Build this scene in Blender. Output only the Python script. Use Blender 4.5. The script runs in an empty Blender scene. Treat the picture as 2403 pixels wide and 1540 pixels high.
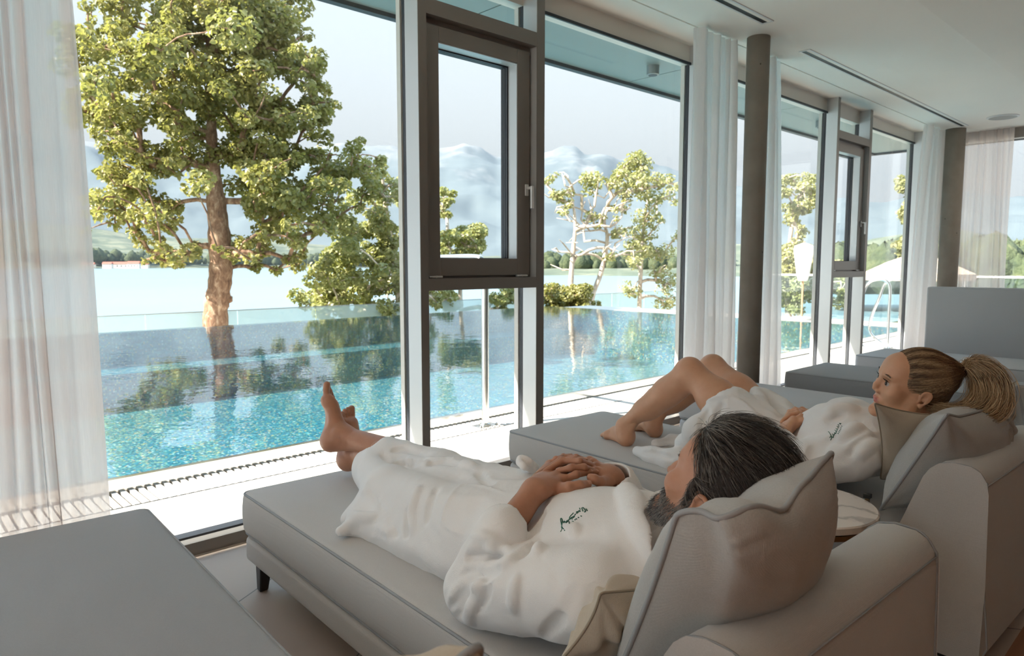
import bpy, math, random
import numpy as np
from mathutils import Vector, Matrix, Quaternion
random.seed(7); RNG = np.random.default_rng(11)
SC = bpy.context.scene; COL = SC.collection
# ------------------------------------------------------------------ camera calibration
FPX = 1635.; CX = 1201.5; CY = 770.; H = 1.25
PITCH = math.atan((CY-620.)/FPX)
AZ = math.atan((2950.-CX)*math.cos(PITCH)/FPX)
_fh = np.array([math.cos(AZ), math.sin(AZ), 0.]); FWD = _fh*math.cos(PITCH)+np.array([0, 0, -math.sin(PITCH)])
RGT = np.array([math.sin(AZ), -math.cos(AZ), 0.]); UPV = np.cross(RGT, FWD); CAM = np.array([0, 0, H])
def ray(x, y): return FWD*FPX+RGT*(x-CX)+UPV*(CY-y)
def at(x, y, X=None, Y=None, z=None):
    d = ray(x, y)
    t = (z-H)/d[2] if z is not None else (X/d[0] if X is not None else Y/d[1])
    return CAM+d*t
def dist(x, y, d):
    r = ray(x, y); return CAM+r/np.linalg.norm(r)*d
def pj(P):
    v = np.asarray(P, float)-CAM; z = v@FWD
    return CX+FPX*(v@RGT)/z, CY-FPX*(v@UPV)/z
cam = bpy.data.cameras.new('camera'); cam.sensor_width = 36; cam.lens = FPX/2403*36
cam.clip_end = 30000; cam.clip_start = 0.05
cam.dof.use_dof = True; cam.dof.focus_distance = 1.95; cam.dof.aperture_fstop = 7.1
camo = bpy.data.objects.new('camera', cam); COL.objects.link(camo)
camo.matrix_world = Matrix((
    (RGT[0], UPV[0], -FWD[0], 0), (RGT[1], UPV[1], -FWD[1], 0), (RGT[2], UPV[2], -FWD[2], H), (0, 0, 0, 1)))
SC.camera = camo
vs = SC.view_settings; vs.view_transform = 'Standard'; vs.look = 'None'; vs.exposure = 1.42; vs.gamma = 1.0
SC.display_settings.display_device = 'sRGB'
# ------------------------------------------------------------------ materials
def S(c):
    """sRGB 0-255 -> linear"""
    return tuple(((v/255)/12.92 if v/255 <= .04045 else ((v/255+.055)/1.055)**2.4) for v in c)+(1,)
class NT:
    def __init__(s, name, world=False):
        s.m = bpy.data.materials.new(name) if not world else bpy.data.worlds.new(name)
        s.m.use_nodes = True; s.t = s.m.node_tree; s.t.nodes.clear()
        s.out = s.n('ShaderNodeOutputWorld' if world else 'ShaderNodeOutputMaterial')
    def n(s, ty, ins=None, **kw):
        nd = s.t.nodes.new(ty)
        for k, v in kw.items(): setattr(nd, k, v)
        for k, v in (ins or {}).items():
            if hasattr(v, 'is_linked') or isinstance(v, bpy.types.NodeSocket): s.t.links.new(v, nd.inputs[k])
            else: nd.inputs[k].default_value = v
        return nd
    def l(s, a, b): s.t.links.new(a, b)
    def obj(s): return s.n('ShaderNodeTexCoord').outputs['Object']
    def gen(s): return s.n('ShaderNodeTexCoord').outputs['Generated']
    def map(s, vec, scale=(1, 1, 1), rot=(0, 0, 0), loc=(0, 0, 0)):
        return s.n('ShaderNodeMapping', {'Vector': vec, 'Scale': scale, 'Rotation': rot, 'Location': loc}).outputs[0]
    def noise(s, vec, scale, detail=3, rough=.5, dist=0.):
        return s.n('ShaderNodeTexNoise', {'Vector': vec, 'Scale': scale, 'Detail': detail, 'Roughness': rough, 'Distortion': dist}).outputs['Fac']
    def ramp(s, fac, stops):
        r = s.n('ShaderNodeValToRGB', {'Fac': fac}); e = r.color_ramp.elements
        e[0].position, e[0].color = stops[0]; e[1].position, e[1].color = stops[-1]
        for p, c in stops[1:-1]:
            q = e.new(p); q.color = c
        return r.outputs[0]
    def mix(s, f, a, b, bt='MIX'):
        nd = s.n('ShaderNodeMix', data_type='RGBA', blend_type=bt)
        for i, v in ((0, f), (6, a), (7, b)):
            if isinstance(v, bpy.types.NodeSocket): s.l(v, nd.inputs[i])
            else: nd.inputs[i].default_value = v
        return nd.outputs[2]
    def math(s, op, a, b=0., clamp=False):
        nd = s.n('ShaderNodeMath', operation=op); nd.use_clamp = clamp
        for i, v in ((0, a), (1, b)):
            if isinstance(v, bpy.types.NodeSocket): s.l(v, nd.inputs[i])
            else: nd.inputs[i].default_value = v
        return nd.outputs[0]
    def bump(s, h, strength=.3, distance=.01, normal=None):
        ins = {'Height': h, 'Strength': strength, 'Distance': distance}
        if normal is not None: ins['Normal'] = normal
        return s.n('ShaderNodeBump', ins).outputs[0]
    def pbr(s, base, rough=.5, metal=0., normal=None, **kw):
        ins = {'Base Color': base, 'Roughness': rough, 'Metallic': metal}
        if normal is not None: ins['Normal'] = normal
        ins.update({k.replace('_', ' '): v for k, v in kw.items()})
        p = s.n('ShaderNodeBsdfPrincipled', ins); return p.outputs[0]
    def done(s, sh): s.l(sh, s.out.inputs['Surface']); return s.m
M = {}
def plain(name, c, rough=.5, metal=0., nz=0., nscale=20, bump=0., bscale=200, **kw):
    t = NT(name); o = t.obj()
    base = S(c)
    if nz: base = t.mix(t.noise(o, nscale, 4), tuple(v*(1-nz) for v in base[:3])+(1,), tuple(min(1, v*(1+nz)) for v in base[:3])+(1,))
    nm = t.bump(t.noise(o, bscale, 3), bump, .002) if bump else None
    M[name] = t.done(t.pbr(base, rough, metal, nm, **kw)); return M[name]
def fabric(name, c, c2, weave=900, bump=.35):
    t = NT(name); o = t.obj()
    big = t.noise(o, 3., 3); fine = t.noise(o, weave*.45, 2, .7)
    col = t.mix(fine, S(c2), S(c)); col = t.mix(t.math('MULTIPLY', big, .35), col, S(tuple(v*.86 for v in c)))
    w1 = t.n('ShaderNodeTexWave', {'Vector': t.map(o, (1, 0.0, 1)), 'Scale': weave*.25, 'Distortion': 1.5, 'Detail': 1.}, bands_direction='X').outputs['Fac']
    w2 = t.n('ShaderNodeTexWave', {'Vector': o, 'Scale': weave*.25, 'Distortion': 1.5, 'Detail': 1.}, bands_direction='Y').outputs['Fac']
    h = t.math('ADD', t.math('MULTIPLY', t.math('ADD', w1, w2), .5), fine)
    M[name] = t.done(t.pbr(col, .92, 0, t.bump(h, bump, .0012), Sheen_Weight=.25, Sheen_Roughness=.5)); return M[name]
# ------------------------------------------------------------------ objects
def tag(o, label=None, cat=None, group=None, kind=None):
    if label: o['label'] = label
    if cat: o['category'] = cat
    if group: o['group'] = group
    if kind: o['kind'] = kind
    return o
def thing(name, label, cat, loc=(0, 0, 0), rz=0, group=None):
    o = bpy.data.objects.new(name, None); COL.objects.link(o); o.empty_display_size = .1
    o.location = loc; o.rotation_euler = (0, 0, rz); return tag(o, label, cat, group)
def copy_tree(o, parent=None):
    c = o.copy(); COL.objects.link(c)
    if parent is not None: c.parent = parent
    for ch in list(o.children): copy_tree(ch, c)
    return c
def link_mesh(name, me, mat=None, parent=None, smooth=True):
    o = bpy.data.objects.new(name, me); COL.objects.link(o)
    if mat is not None and not me.materials: me.materials.append(mat)
    if smooth: me.polygons.foreach_set('use_smooth', [True]*len(me.polygons))
    me.update()
    if parent is not None:
        o.parent = parent
        pw = WM.get(parent.name)
        if pw is None: pw = WM[parent.name] = Matrix.LocRotScale(parent.location, parent.rotation_euler, parent.scale)
        if PARENT_INV.get(parent.name, True): o.matrix_parent_inverse = pw.inverted(); WM[o.name] = Matrix()
        else: WM[o.name] = pw; PARENT_INV[o.name] = False
    return o
WM = {}
PARENT_INV = {}
def np_mesh(name, V, F, smooth=True):
    """V (n,3), F (m,k) arrays -> mesh"""
    V = np.asarray(V, np.float32); F = np.asarray(F, np.int32); me = bpy.data.meshes.new(name)
    m, k = F.shape
    me.vertices.add(len(V)); me.vertices.foreach_set('co', V.ravel())
    me.loops.add(m*k); me.loops.foreach_set('vertex_index', F.ravel())
    me.polygons.add(m); me.polygons.foreach_set('loop_start', np.arange(0, m*k, k, dtype=np.int32))
    me.polygons.foreach_set('loop_total', np.full(m, k, np.int32))
    me.update(calc_edges=True); me.validate(); return me
class MB:
    def __init__(s): s.v = []; s.f = []; s.n = 0
    def add(s, v, f):
        s.v += [tuple(map(float, p)) for p in v]; s.f += [tuple(i+s.n for i in q) for q in f]; s.n += len(v); return s
    def box(s, x0, x1, y0, y1, z0, z1):
        return s.add([(x0, y0, z0), (x1, y0, z0), (x1, y1, z0), (x0, y1, z0), (x0, y0, z1), (x1, y0, z1), (x1, y1, z1), (x0, y1, z1)],
                     [(3, 2, 1, 0), (4, 5, 6, 7), (0, 1, 5, 4), (1, 2, 6, 5), (2, 3, 7, 6), (3, 0, 4, 7)])
    def prism(s, pts, axis, a, b):
        """2-D polygon extruded along axis ('x','y','z') from a to b"""
        n = len(pts)
        def mk(u, v, w): return {'x': (w, u, v), 'y': (u, w, v), 'z': (u, v, w)}[axis]
        vs_ = [mk(u, v, a) for u, v in pts]+[mk(u, v, b) for u, v in pts]
        return s.add(vs_, [tuple(range(n-1, -1, -1)), tuple(range(n, 2*n))]+[(i, (i+1) % n, n+(i+1) % n, n+i) for i in range(n)])
    def tube(s, pts, r, seg=12, closed=False, caps=True):
        P = [np.asarray(p, float) for p in pts]; n = len(P)
        R = [r]*n if not hasattr(r, '__len__') else list(r)
        T = []
        for i in range(n):
            a = P[i-1] if (i > 0 or closed) else P[i]; b = P[(i+1) % n] if (i < n-1 or closed) else P[i]
            t = b-a; T.append(t/(np.linalg.norm(t)+1e-12))
        up = np.array([0, 0, 1.]) if abs(T[0][2]) < .9 else np.array([1., 0, 0])
        u = np.cross(T[0], up); u /= np.linalg.norm(u); vs_ = []
        for i in range(n):
            u = u-T[i]*(u@T[i]); u /= (np.linalg.norm(u)+1e-12); w = np.cross(T[i], u)
            for k in range(seg):
                a = 2*math.pi*k/seg; vs_.append(P[i]+R[i]*(u*math.cos(a)+w*math.sin(a)))
        f = []
        for i in range(n if closed else n-1):
            j = (i+1) % n
            for k in range(seg):
                k2 = (k+1) % seg; f.append((i*seg+k, i*seg+k2, j*seg+k2, j*seg+k))
        if caps and not closed: f += [tuple(range(seg-1, -1, -1)), tuple((n-1)*seg+k for k in range(seg))]
        return s.add(vs_, f)
    def lathe(s, prof, c=(0, 0, 0), seg=32):
        n = len(prof); v = []
        for r, z in prof:
            for k in range(seg):
                a = 2*math.pi*k/seg; v.append((c[0]+r*math.cos(a), c[1]+r*math.sin(a), c[2]+z))
        f = [(i*seg+k, i*seg+(k+1) % seg, (i+1)*seg+(k+1) % seg, (i+1)*seg+k) for i in range(n-1) for k in range(seg)]
        f += [tuple(range(seg-1, -1, -1)), tuple((n-1)*seg+k for k in range(seg))]
        return s.add(v, f)
    def build(s, name, mat, parent=None, smooth=False, bevel=0., seg=2, sub=0):
        me = bpy.data.meshes.new(name); me.from_pydata(s.v, [], s.f); me.update()
        o = link_mesh(name, me, mat, parent, smooth)
        if bevel:
            b = o.modifiers.new('bevel', 'BEVEL'); b.width = bevel; b.segments = seg; b.limit_method = 'ANGLE'; b.angle_limit = .6
            if not smooth:
                me.polygons.foreach_set('use_smooth', [True]*len(me.polygons)); b.harden_normals = True
        if sub:
            q = o.modifiers.new('sub', 'SUBSURF'); q.levels = q.render_levels = sub
        return o
def struct(name, mb, mat, parent=None, **kw):
    o = mb.build(name, mat, parent, **kw)
    if parent is None: o['kind'] = 'structure'
    return o
def catmull(P, n=8, closed=False):
    P = [np.asarray(p, float) for p in P]; N = len(P); out = []
    rng = range(N if closed else N-1)
    for i in rng:
        if closed: a, b, c, d = P[i-1], P[i], P[(i+1) % N], P[(i+2) % N]
        else: a, b, c, d = P[max(i-1, 0)], P[i], P[i+1], P[min(i+2, N-1)]
        for k in range(n):
            t = k/n; out.append(.5*((2*b)+(-a+c)*t+(2*a-5*b+4*c-d)*t*t+(-a+3*b-3*c+d)*t**3))
    if not closed: out.append(P[-1])
    return out
def vnoise(P, scale, seed=0):
    """smooth value noise for arrays (n,3) -> (n,) in -1..1"""
    P = np.asarray(P, float)*scale+seed*17.13; i = np.floor(P).astype(np.int64); f = P-i; f = f*f*(3-2*f)
    def h(a, b, c):
        n = (a*73856093) ^ (b*19349663) ^ (c*83492791); n = (n ^ (n >> 13))*1274126177 & 0x7fffffff
        return ((n ^ (n >> 16)) & 0xffff)/32767.5-1
    r = 0
    for dx in (0, 1):
        for dy in (0, 1):
            for dz in (0, 1):
                w = (f[:, 0] if dx else 1-f[:, 0])*(f[:, 1] if dy else 1-f[:, 1])*(f[:, 2] if dz else 1-f[:, 2])
                r = r+w*h(i[:, 0]+dx, i[:, 1]+dy, i[:, 2]+dz)
    return r
SKY = .60; SUN_E = 9.; LAMP_W = 3.; HAZE = 1.3e-4
# ================================================================== sculpting with signed distances
class Sdf:
    def __init__(s, lo, hi, h):
        s.lo = np.array(lo, float); s.h = h; s.n = np.ceil((np.array(hi, float)-s.lo)/h).astype(int)+1
        s.V = np.full(s.n, .08, np.float32); s.ax = [s.lo[i]+h*np.arange(s.n[i]) for i in range(3)]
    def box(s, pts, pad):
        pts = np.atleast_2d(pts); a = np.floor((pts.min(0)-pad-s.lo)/s.h).astype(int); b = np.ceil((pts.max(0)+pad-s.lo)/s.h).astype(int)+1
        a = np.clip(a, 0, s.n); b = np.clip(b, 0, s.n)
        if (b <= a).any(): return None
        sl = tuple(slice(a[i], b[i]) for i in range(3))
        g = [s.ax[i][sl[i]].astype(np.float32).reshape([-1 if j == i else 1 for j in range(3)]) for i in range(3)]
        return sl, g
    def comb(s, sl, d, k, op):
        a = s.V[sl]
        if op == 'add':
            h = np.clip(.5+.5*(a-d)/k, 0, 1); s.V[sl] = a*(1-h)+d*h-k*h*(1-h)
        elif op == 'sub':
            d = -d; h = np.clip(.5-.5*(a-d)/k, 0, 1); s.V[sl] = a*(1-h)+d*h+k*h*(1-h)
    def cone(s, a, b, ra, rb=None, k=.02, op='add', flat=None):
        """tapered capsule; flat = (axis vector, factor) squeezes it along an axis"""
        a = np.asarray(a, float); b = np.asarray(b, float); rb = ra if rb is None else rb
        q = s.box(np.array([a, b]), max(ra, rb)+k+.012)
        if q is None: return s
        sl, (X, Y, Z) = q; x, y, z = X-a[0], Y-a[1], Z-a[2]; w = b-a
        if flat is not None:
            n, f = np.asarray(flat[0], float), flat[1]; n = n/np.linalg.norm(n)
            p = (x*n[0]+y*n[1]+z*n[2])*(f-1); x = x+p*n[0]; y = y+p*n[1]; z = z+p*n[2]; w = w+n*((w@n)*(f-1))
        L2 = w@w+1e-12; t = np.clip((x*w[0]+y*w[1]+z*w[2])/L2, 0, 1)
        d = np.sqrt((x-t*w[0])**2+(y-t*w[1])**2+(z-t*w[2])**2)-(ra+(rb-ra)*t)
        if flat is not None: d = d/ (flat[1]**.5)
        s.comb(sl, d, k, op); return s
    def chain(s, pts, r, k=.02, op='add', flat=None):
        r = [r]*len(pts) if not hasattr(r, '__len__') else r
        for i in range(len(pts)-1): s.cone(pts[i], pts[i+1], r[i], r[i+1], k, op, flat)
        return s
    def ell(s, c, rad, R=None, k=.02, op='add'):
        c = np.asarray(c, float); rad = np.asarray(rad, float); m = rad.max()
        q = s.box(c[None], m+k+.012)
        if q is None: return s
        sl, (X, Y, Z) = q; x, y, z = X-c[0], Y-c[1], Z-c[2]
        if R is None: u, v, w = x, y, z
        else:
            R = np.asarray(R); u = x*R[0, 0]+y*R[1, 0]+z*R[2, 0]; v = x*R[0, 1]+y*R[1, 1]+z*R[2, 1]; w = x*R[0, 2]+y*R[1, 2]+z*R[2, 2]
        k0 = np.sqrt((u/rad[0])**2+(v/rad[1])**2+(w/rad[2])**2); k1 = np.sqrt((u/rad[0]**2)**2+(v/rad[1]**2)**2+(w/rad[2]**2)**2)+1e-9
        s.comb(sl, k0*(k0-1)/k1, k, op); return s
    def plane(s, n, p, k=.01):
        """keep the side n points away from"""
        n = np.asarray(n, float); n /= np.linalg.norm(n)
        X, Y, Z = [s.ax[i].astype(np.float32).reshape([-1 if j == i else 1 for j in range(3)]) for i in range(3)]
        d = (X-p[0])*n[0]+(Y-p[1])*n[1]+(Z-p[2])*n[2]; a = s.V
        h = np.clip(.5-.5*(a-d)/k, 0, 1); s.V = (a*(1-h)+d*h+k*h*(1-h)).astype(np.float32); return s
    def displace(s, fn, band=.02):
        """V -= fn(points) near the surface"""
        m = np.abs(s.V) < band; idx = np.argwhere(m); P = s.lo+idx*s.h; s.V[m] -= fn(P).astype(np.float32); return s
    def sample(s, P):
        q = (P-s.lo)/s.h; i = np.floor(q).astype(int); ok = ((i >= 0) & (i < s.n-1)).all(1); i = np.clip(i, 0, s.n-2); f = q-i; r = 0
        for dx in (0, 1):
            for dy in (0, 1):
                for dz in (0, 1):
                    r = r+(f[:, 0] if dx else 1-f[:, 0])*(f[:, 1] if dy else 1-f[:, 1])*(f[:, 2] if dz else 1-f[:, 2])*s.V[i[:, 0]+dx, i[:, 1]+dy, i[:, 2]+dz]
        return np.where(ok, r, .08)
    def hit(s, px, py):
        """first surface point along the sight line through photo pixel (px,py)"""
        d = ray(px, py); d = d/np.linalg.norm(d); t = np.arange(.5, 4.5, s.h*.5); P = CAM+d*t[:, None]; v = s.sample(P)
        j = np.argmax(v < 0)
        if v[j] >= 0: return None
        return P[j-1]+(P[j]-P[j-1])*(v[j-1]/(v[j-1]-v[j]+1e-9))
    def fold(s, pix, r=.012, k=.015, lift=0., op='add', n=5, r2=None):
        """a ridge ('add') or crease ('sub') drawn along photo pixels on the surface; radius tapers to the ends"""
        H_ = [s.hit(*p) for p in catmull([np.array(p, float) for p in pix], n)]; H_ = [h for h in H_ if h is not None]
        if len(H_) < 2: return s
        m = len(H_); nrm = ray(*pix[len(pix)//2]); nrm = -nrm/np.linalg.norm(nrm)
        for i in range(m-1):
            if np.linalg.norm(H_[i+1]-H_[i]) > .06: continue
            f0 = math.sin(math.pi*(i+.6)/(m+.2))**.5; f1 = math.sin(math.pi*(i+1.4)/(m+.8))**.5 if i < m-2 else .4
            o = nrm*lift
            s.cone(H_[i]+o-nrm*r*(1-f0)*.9, H_[i+1]+o-nrm*r*(1-f1)*.9, max(r*f0, .002), max(r*f1, .002), k, op)
        return s
    def mesh(s, name, keep=None):
        V = s.V; S_ = V < 0; n = V.shape
        a = S_[:-1, :-1, :-1]; cnt = np.zeros(a.shape, np.int8)
        cs = [(i, j, k) for i in (0, 1) for j in (0, 1) for k in (0, 1)]
        sub = lambda A, c: A[c[0]:A.shape[0]-1+c[0], c[1]:A.shape[1]-1+c[1], c[2]:A.shape[2]-1+c[2]]
        for c in cs: cnt += sub(S_, c)
        act = (cnt > 0) & (cnt < 8); ids = np.full(act.shape, -1, np.int64); A = np.argwhere(act); ids[act] = np.arange(len(A))
        pos = np.zeros((len(A), 3)); wt = np.zeros(len(A)); f = A
        val = {c: V[f[:, 0]+c[0], f[:, 1]+c[1], f[:, 2]+c[2]] for c in cs}
        for c in cs:
            for ax in range(3):
                if c[ax] == 0:
                    d = list(c); d[ax] = 1; d = tuple(d); va, vb = val[c], val[d]; m = (va < 0) != (vb < 0)
                    t = np.where(m, va/(va-vb+1e-12), 0); p = np.zeros((len(A), 3)); p[:] = c; p[:, ax] += t
                    pos += p*m[:, None]; wt += m
        P = s.lo+(A+pos/wt[:, None])*s.h; F = []
        for ax in range(3):
            b, c = [(1, 2), (2, 0), (0, 1)][ax]
            sl0 = [slice(None)]*3; sl1 = [slice(None)]*3; sl0[ax] = slice(0, -1); sl1[ax] = slice(1, None)
            A0, A1 = S_[tuple(sl0)], S_[tuple(sl1)]; E = np.argwhere(A0 != A1)
            E = E[(E[:, b] > 0) & (E[:, c] > 0) & (E[:, b] < n[b]-1) & (E[:, c] < n[c]-1)]
            q = []
            for ob, oc in ((-1, -1), (0, -1), (0, 0), (-1, 0)):
                G = E.copy(); G[:, b] += ob; G[:, c] += oc; q.append(ids[G[:, 0], G[:, 1], G[:, 2]])
            q = np.stack(q, 1); fl = ~A0[E[:, 0], E[:, 1], E[:, 2]]; q[fl] = q[fl][:, ::-1]; F.append(q[(q >= 0).all(1)])
        F = np.concatenate(F)
        # two rounds of relaxation
        for _ in range(2):
            acc = np.zeros_like(P); w = np.zeros(len(P))
            for i in range(4):
                j = (i+1) % 4; np.add.at(acc, F[:, i], P[F[:, j]]); np.add.at(acc, F[:, j], P[F[:, i]]); np.add.at(w, F[:, i], 1); np.add.at(w, F[:, j], 1)
            P = P*.5+.5*acc/np.maximum(w, 1)[:, None]
        if keep is not None:
            return P, F
        return np_mesh(name, P, F)
def join_np(parts):
    V = []; F = []; n = 0
    for P, Q in parts: V.append(P); F.append(Q+n); n += len(P)
    return np.concatenate(V), np.concatenate(F)
def unit(v): v = np.asarray(v, float); return v/np.linalg.norm(v)
# ================================================================== materials of the place
def mat_metal(name, c, rough=.35, metal=.7):
    t = NT(name); o = t.obj()
    M[name] = t.done(t.pbr(S(c), rough, metal, t.bump(t.noise(o, 400, 2), .05, .0005)))
mat_metal('bronze', (134, 127, 121), .40, .40)
mat_metal('lit_profile', (205, 207, 208), .42, .35)  # lighter metal; on post reveals the window reflection is put into its colour
mat_metal('steel', (222, 220, 216), .18, .95)
mat_metal('nickel', (226, 225, 223), .35, .35)
plain('gasket', (48, 50, 56), .5)
plain('white_paint', (248, 242, 234), .9, nz=.02, nscale=2)
plain('outer_cap', (226, 220, 212), .5)
plain('white_plastic', (225, 225, 225), .5)
plain('dark_leg', (38, 34, 33), .35)
plain('black', (20, 20, 20), .5)
plain('brass', (140, 120, 86), .36, .8)
def glass(name, tint, refl=1.0, rough=0.0):
    t = NT(name)
    fc = t.n('ShaderNodeLayerWeight', {'Blend': .5}).outputs['Facing']
    fac = t.math('MULTIPLY', t.math('ADD', t.math('MULTIPLY', t.math('POWER', fc, 5.), .9), .05), refl, True)
    tr = t.n('ShaderNodeBsdfTransparent', {'Color': tint+(1,)}).outputs[0]
    gl = t.n('ShaderNodeBsdfGlossy', {'Color': (1, 1, 1, 1), 'Roughness': rough}).outputs[0]
    M[name] = t.done(t.n('ShaderNodeMixShader', {0: fac, 1: tr, 2: gl}).outputs[0])
glass('window_glass', (.955, .975, .975), .5)
glass('rail_clear', (.80, .87, .86), .8)
t = NT('rail_glass')
M['rail_glass'] = t.done(t.n('ShaderNodeMixShader', {0: .40, 1: t.n('ShaderNodeBsdfTransparent', {'Color': (.93, .96, .95, 1)}).outputs[0],
    2: t.n('ShaderNodeBsdfDiffuse', {'Color': S((205, 222, 220))}).outputs[0]}).outputs[0])
# interior tile floor
t = NT('tile_floor'); o = t.obj(); v = t.map(o, rot=(0, 0, math.radians(-30.3)), loc=(.31, .12, 0))
br = t.n('ShaderNodeTexBrick', {'Vector': v, 'Color1': S((192, 175, 162)), 'Color2': S((182, 166, 154)), 'Mortar': S((110, 102, 96)),
         'Scale': 1., 'Mortar Size': .003, 'Brick Width': 1.2, 'Row Height': .6, 'Mortar Smooth': 0.})
st = t.noise(o, 2.2, 7, .65, 1.2)
col = t.mix(t.math('MULTIPLY', st, .5), br.outputs['Color'], t.mix(.5, br.outputs['Color'], S((132, 120, 110))))
M['tile_floor'] = t.done(t.pbr(col, .42, 0, t.bump(br.outputs['Fac'], -.4, .002)))
# wood floor
t = NT('wood_floor'); o = t.obj()
br = t.n('ShaderNodeTexBrick', {'Vector': o, 'Color1': S((160, 112, 76)), 'Color2': S((142, 96, 64)), 'Mortar': S((70, 44, 30)), 'Scale': 1., 'Mortar Size': .002, 'Brick Width': 1.6, 'Row Height': .14})
gr = t.noise(t.map(o, (3, 40, 3)), 2., 5, .6)
M['wood_floor'] = t.done(t.pbr(t.mix(t.math('MULTIPLY', gr, .6), br.outputs['Color'], S((104, 66, 42))), .35, 0))
# concrete
t = NT('concrete'); o = t.obj()
n1 = t.noise(o, 5, 6, .6); vo = t.n('ShaderNodeTexVoronoi', {'Vector': t.map(o, (1, 1, .8)), 'Scale': 9., 'Randomness': 1.}).outputs['Distance']
hole = t.ramp(vo, [(0.0, (1, 1, 1, 1)), (.045, (1, 1, 1, 1)), (.06, (0, 0, 0, 1))])
col = t.mix(n1, S((128, 120, 110)), S((162, 154, 143))); col = t.mix(hole, col, S((66, 60, 54)))
M['concrete'] = t.done(t.pbr(col, .8, 0, t.bump(t.math('SUBTRACT', n1, hole), .35, .004)))
# deck stone
t = NT('deck_stone'); o = t.obj()
br = t.n('ShaderNodeTexBrick', {'Vector': o, 'Color1': S((214, 205, 193)), 'Color2': S((206, 197, 185)), 'Mortar': S((160, 148, 134)), 'Scale': 1., 'Mortar Size': .004, 'Brick Width': .9, 'Row Height': .45}, offset=.5)
M['deck_stone'] = t.done(t.pbr(t.mix(t.math('MULTIPLY', t.noise(o, 6, 5), .25), br.outputs['Color'], S((180, 170, 158))), .7))
plain('grate_white', (226, 218, 208), .6)
plain('drain_dark', (46, 44, 42), .8)
plain('sill_grey', (150, 152, 150), .5, .2)
t = NT('soffit'); o = t.obj()
M['soffit'] = t.done(t.pbr(t.mix(t.noise(t.map(o, (.6, 3, 1)), 2, 3), S((124, 137, 134)), S((138, 149, 146))), .45))
# pool mosaic
t = NT('mosaic'); o = t.obj()
ts = .028
vv = t.map(o, (1/ts, 1/ts, 1/ts))
cell = t.n('ShaderNodeVectorMath', {0: vv}, operation='FLOOR').outputs[0]
wn = t.n('ShaderNodeTexWhiteNoise', {'Vector': cell}, noise_dimensions='3D').outputs['Value']
fr = t.n('ShaderNodeVectorMath', {0: vv}, operation='FRACTION').outputs[0]
sx = t.n('ShaderNodeSeparateXYZ', {0: fr})
g = t.math('MAXIMUM', t.math('LESS_THAN', sx.outputs[0], .1), t.math('LESS_THAN', sx.outputs[1], .1))
col = t.ramp(wn, [(0, S((14, 82, 102))), (.3, S((26, 108, 124))), (.55, S((50, 134, 146))), (.72, S((16, 92, 134))), (.84, S((90, 168, 172))), (.93, S((180, 176, 116))), (.97, S((205, 150, 116))), (1, S((190, 220, 222)))])
col = t.mix(g, col, S((84, 134, 142)))
M['mosaic'] = t.done(t.pbr(col, .35, 0))
# water surfaces
def water(name, tint, ior, bsc, bst, bd, rough=.0, lam=1., mn=0.):
    t = NT(name); o = t.obj()
    h = t.math('ADD', t.noise(t.map(o, (1, 1, 1)), bsc, 3, .5), t.math('MULTIPLY', t.noise(t.map(o, (2.3, 1.4, 1)), bsc*2.7, 2, .5), .35))
    nm = t.bump(h, bst, bd)
    fc = t.n('ShaderNodeLayerWeight', {'Blend': .5, 'Normal': nm}).outputs['Facing']
    fr = t.math('ADD', t.math('MULTIPLY', t.math('POWER', fc, ior), .95), .03)
    fac = t.math('MAXIMUM', t.math('MULTIPLY', fr, lam, True), mn)
    tr = t.n('ShaderNodeBsdfTransparent', {'Color': tint+(1,)}).outputs[0]
    gl = t.n('ShaderNodeBsdfGlossy', {'Roughness': rough, 'Normal': nm}).outputs[0]
    M[name] = t.done(t.n('ShaderNodeMixShader', {0: fac, 1: tr, 2: gl}).outputs[0])
water('pool_water', (.86, .98, .99), 2.9, 2.6, .5, .006)
t = NT('lake'); o = t.obj()
h = t.noise(t.map(o, (.10, .25, 1)), 1., 5, .6)
M['lake'] = t.done(t.pbr(t.mix(t.noise(t.map(o, (.004, .015, 1)), 1, 3), S((118, 138, 146)), S((132, 152, 160))), .30, 0, t.bump(h, .35, 1.0)))
# ================================================================== room shell
YW = 3.05; ZC = 2.96; XE = 10.75
mb = MB(); mb.box(-4, XE, .47, YW, -.2, 0); struct('floor', mb, M['tile_floor'])
mb = MB(); mb.box(-4, XE, -6, .47, -.2, 0); struct('floor', mb, M['wood_floor'])
mb = MB()   # ceiling: flat by the glass, folded upward deeper in the room
mb.prism([(YW+.12, ZC), (2.90, ZC), (2.90, ZC+.02), (2.885, ZC+.02), (2.885, ZC), (1.63, ZC), (-6, ZC+.62), (-6, ZC+.9), (YW+.12, ZC+.9)][::-1], 'x', -4, XE+.1)
struct('ceiling', mb, M['white_paint'])
plain('walnut', (132, 114, 98), .6, nz=.2, nscale=3)  # brown of the unseen walls, chosen for a warm, dim bounce
mb = MB(); mb.box(-4.1, -4, -4.6, -1.0, 0, 3.8); struct('wall_left_unseen', mb, M['walnut'])  # solid stretch out of view, closed to cut light from behind
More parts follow.
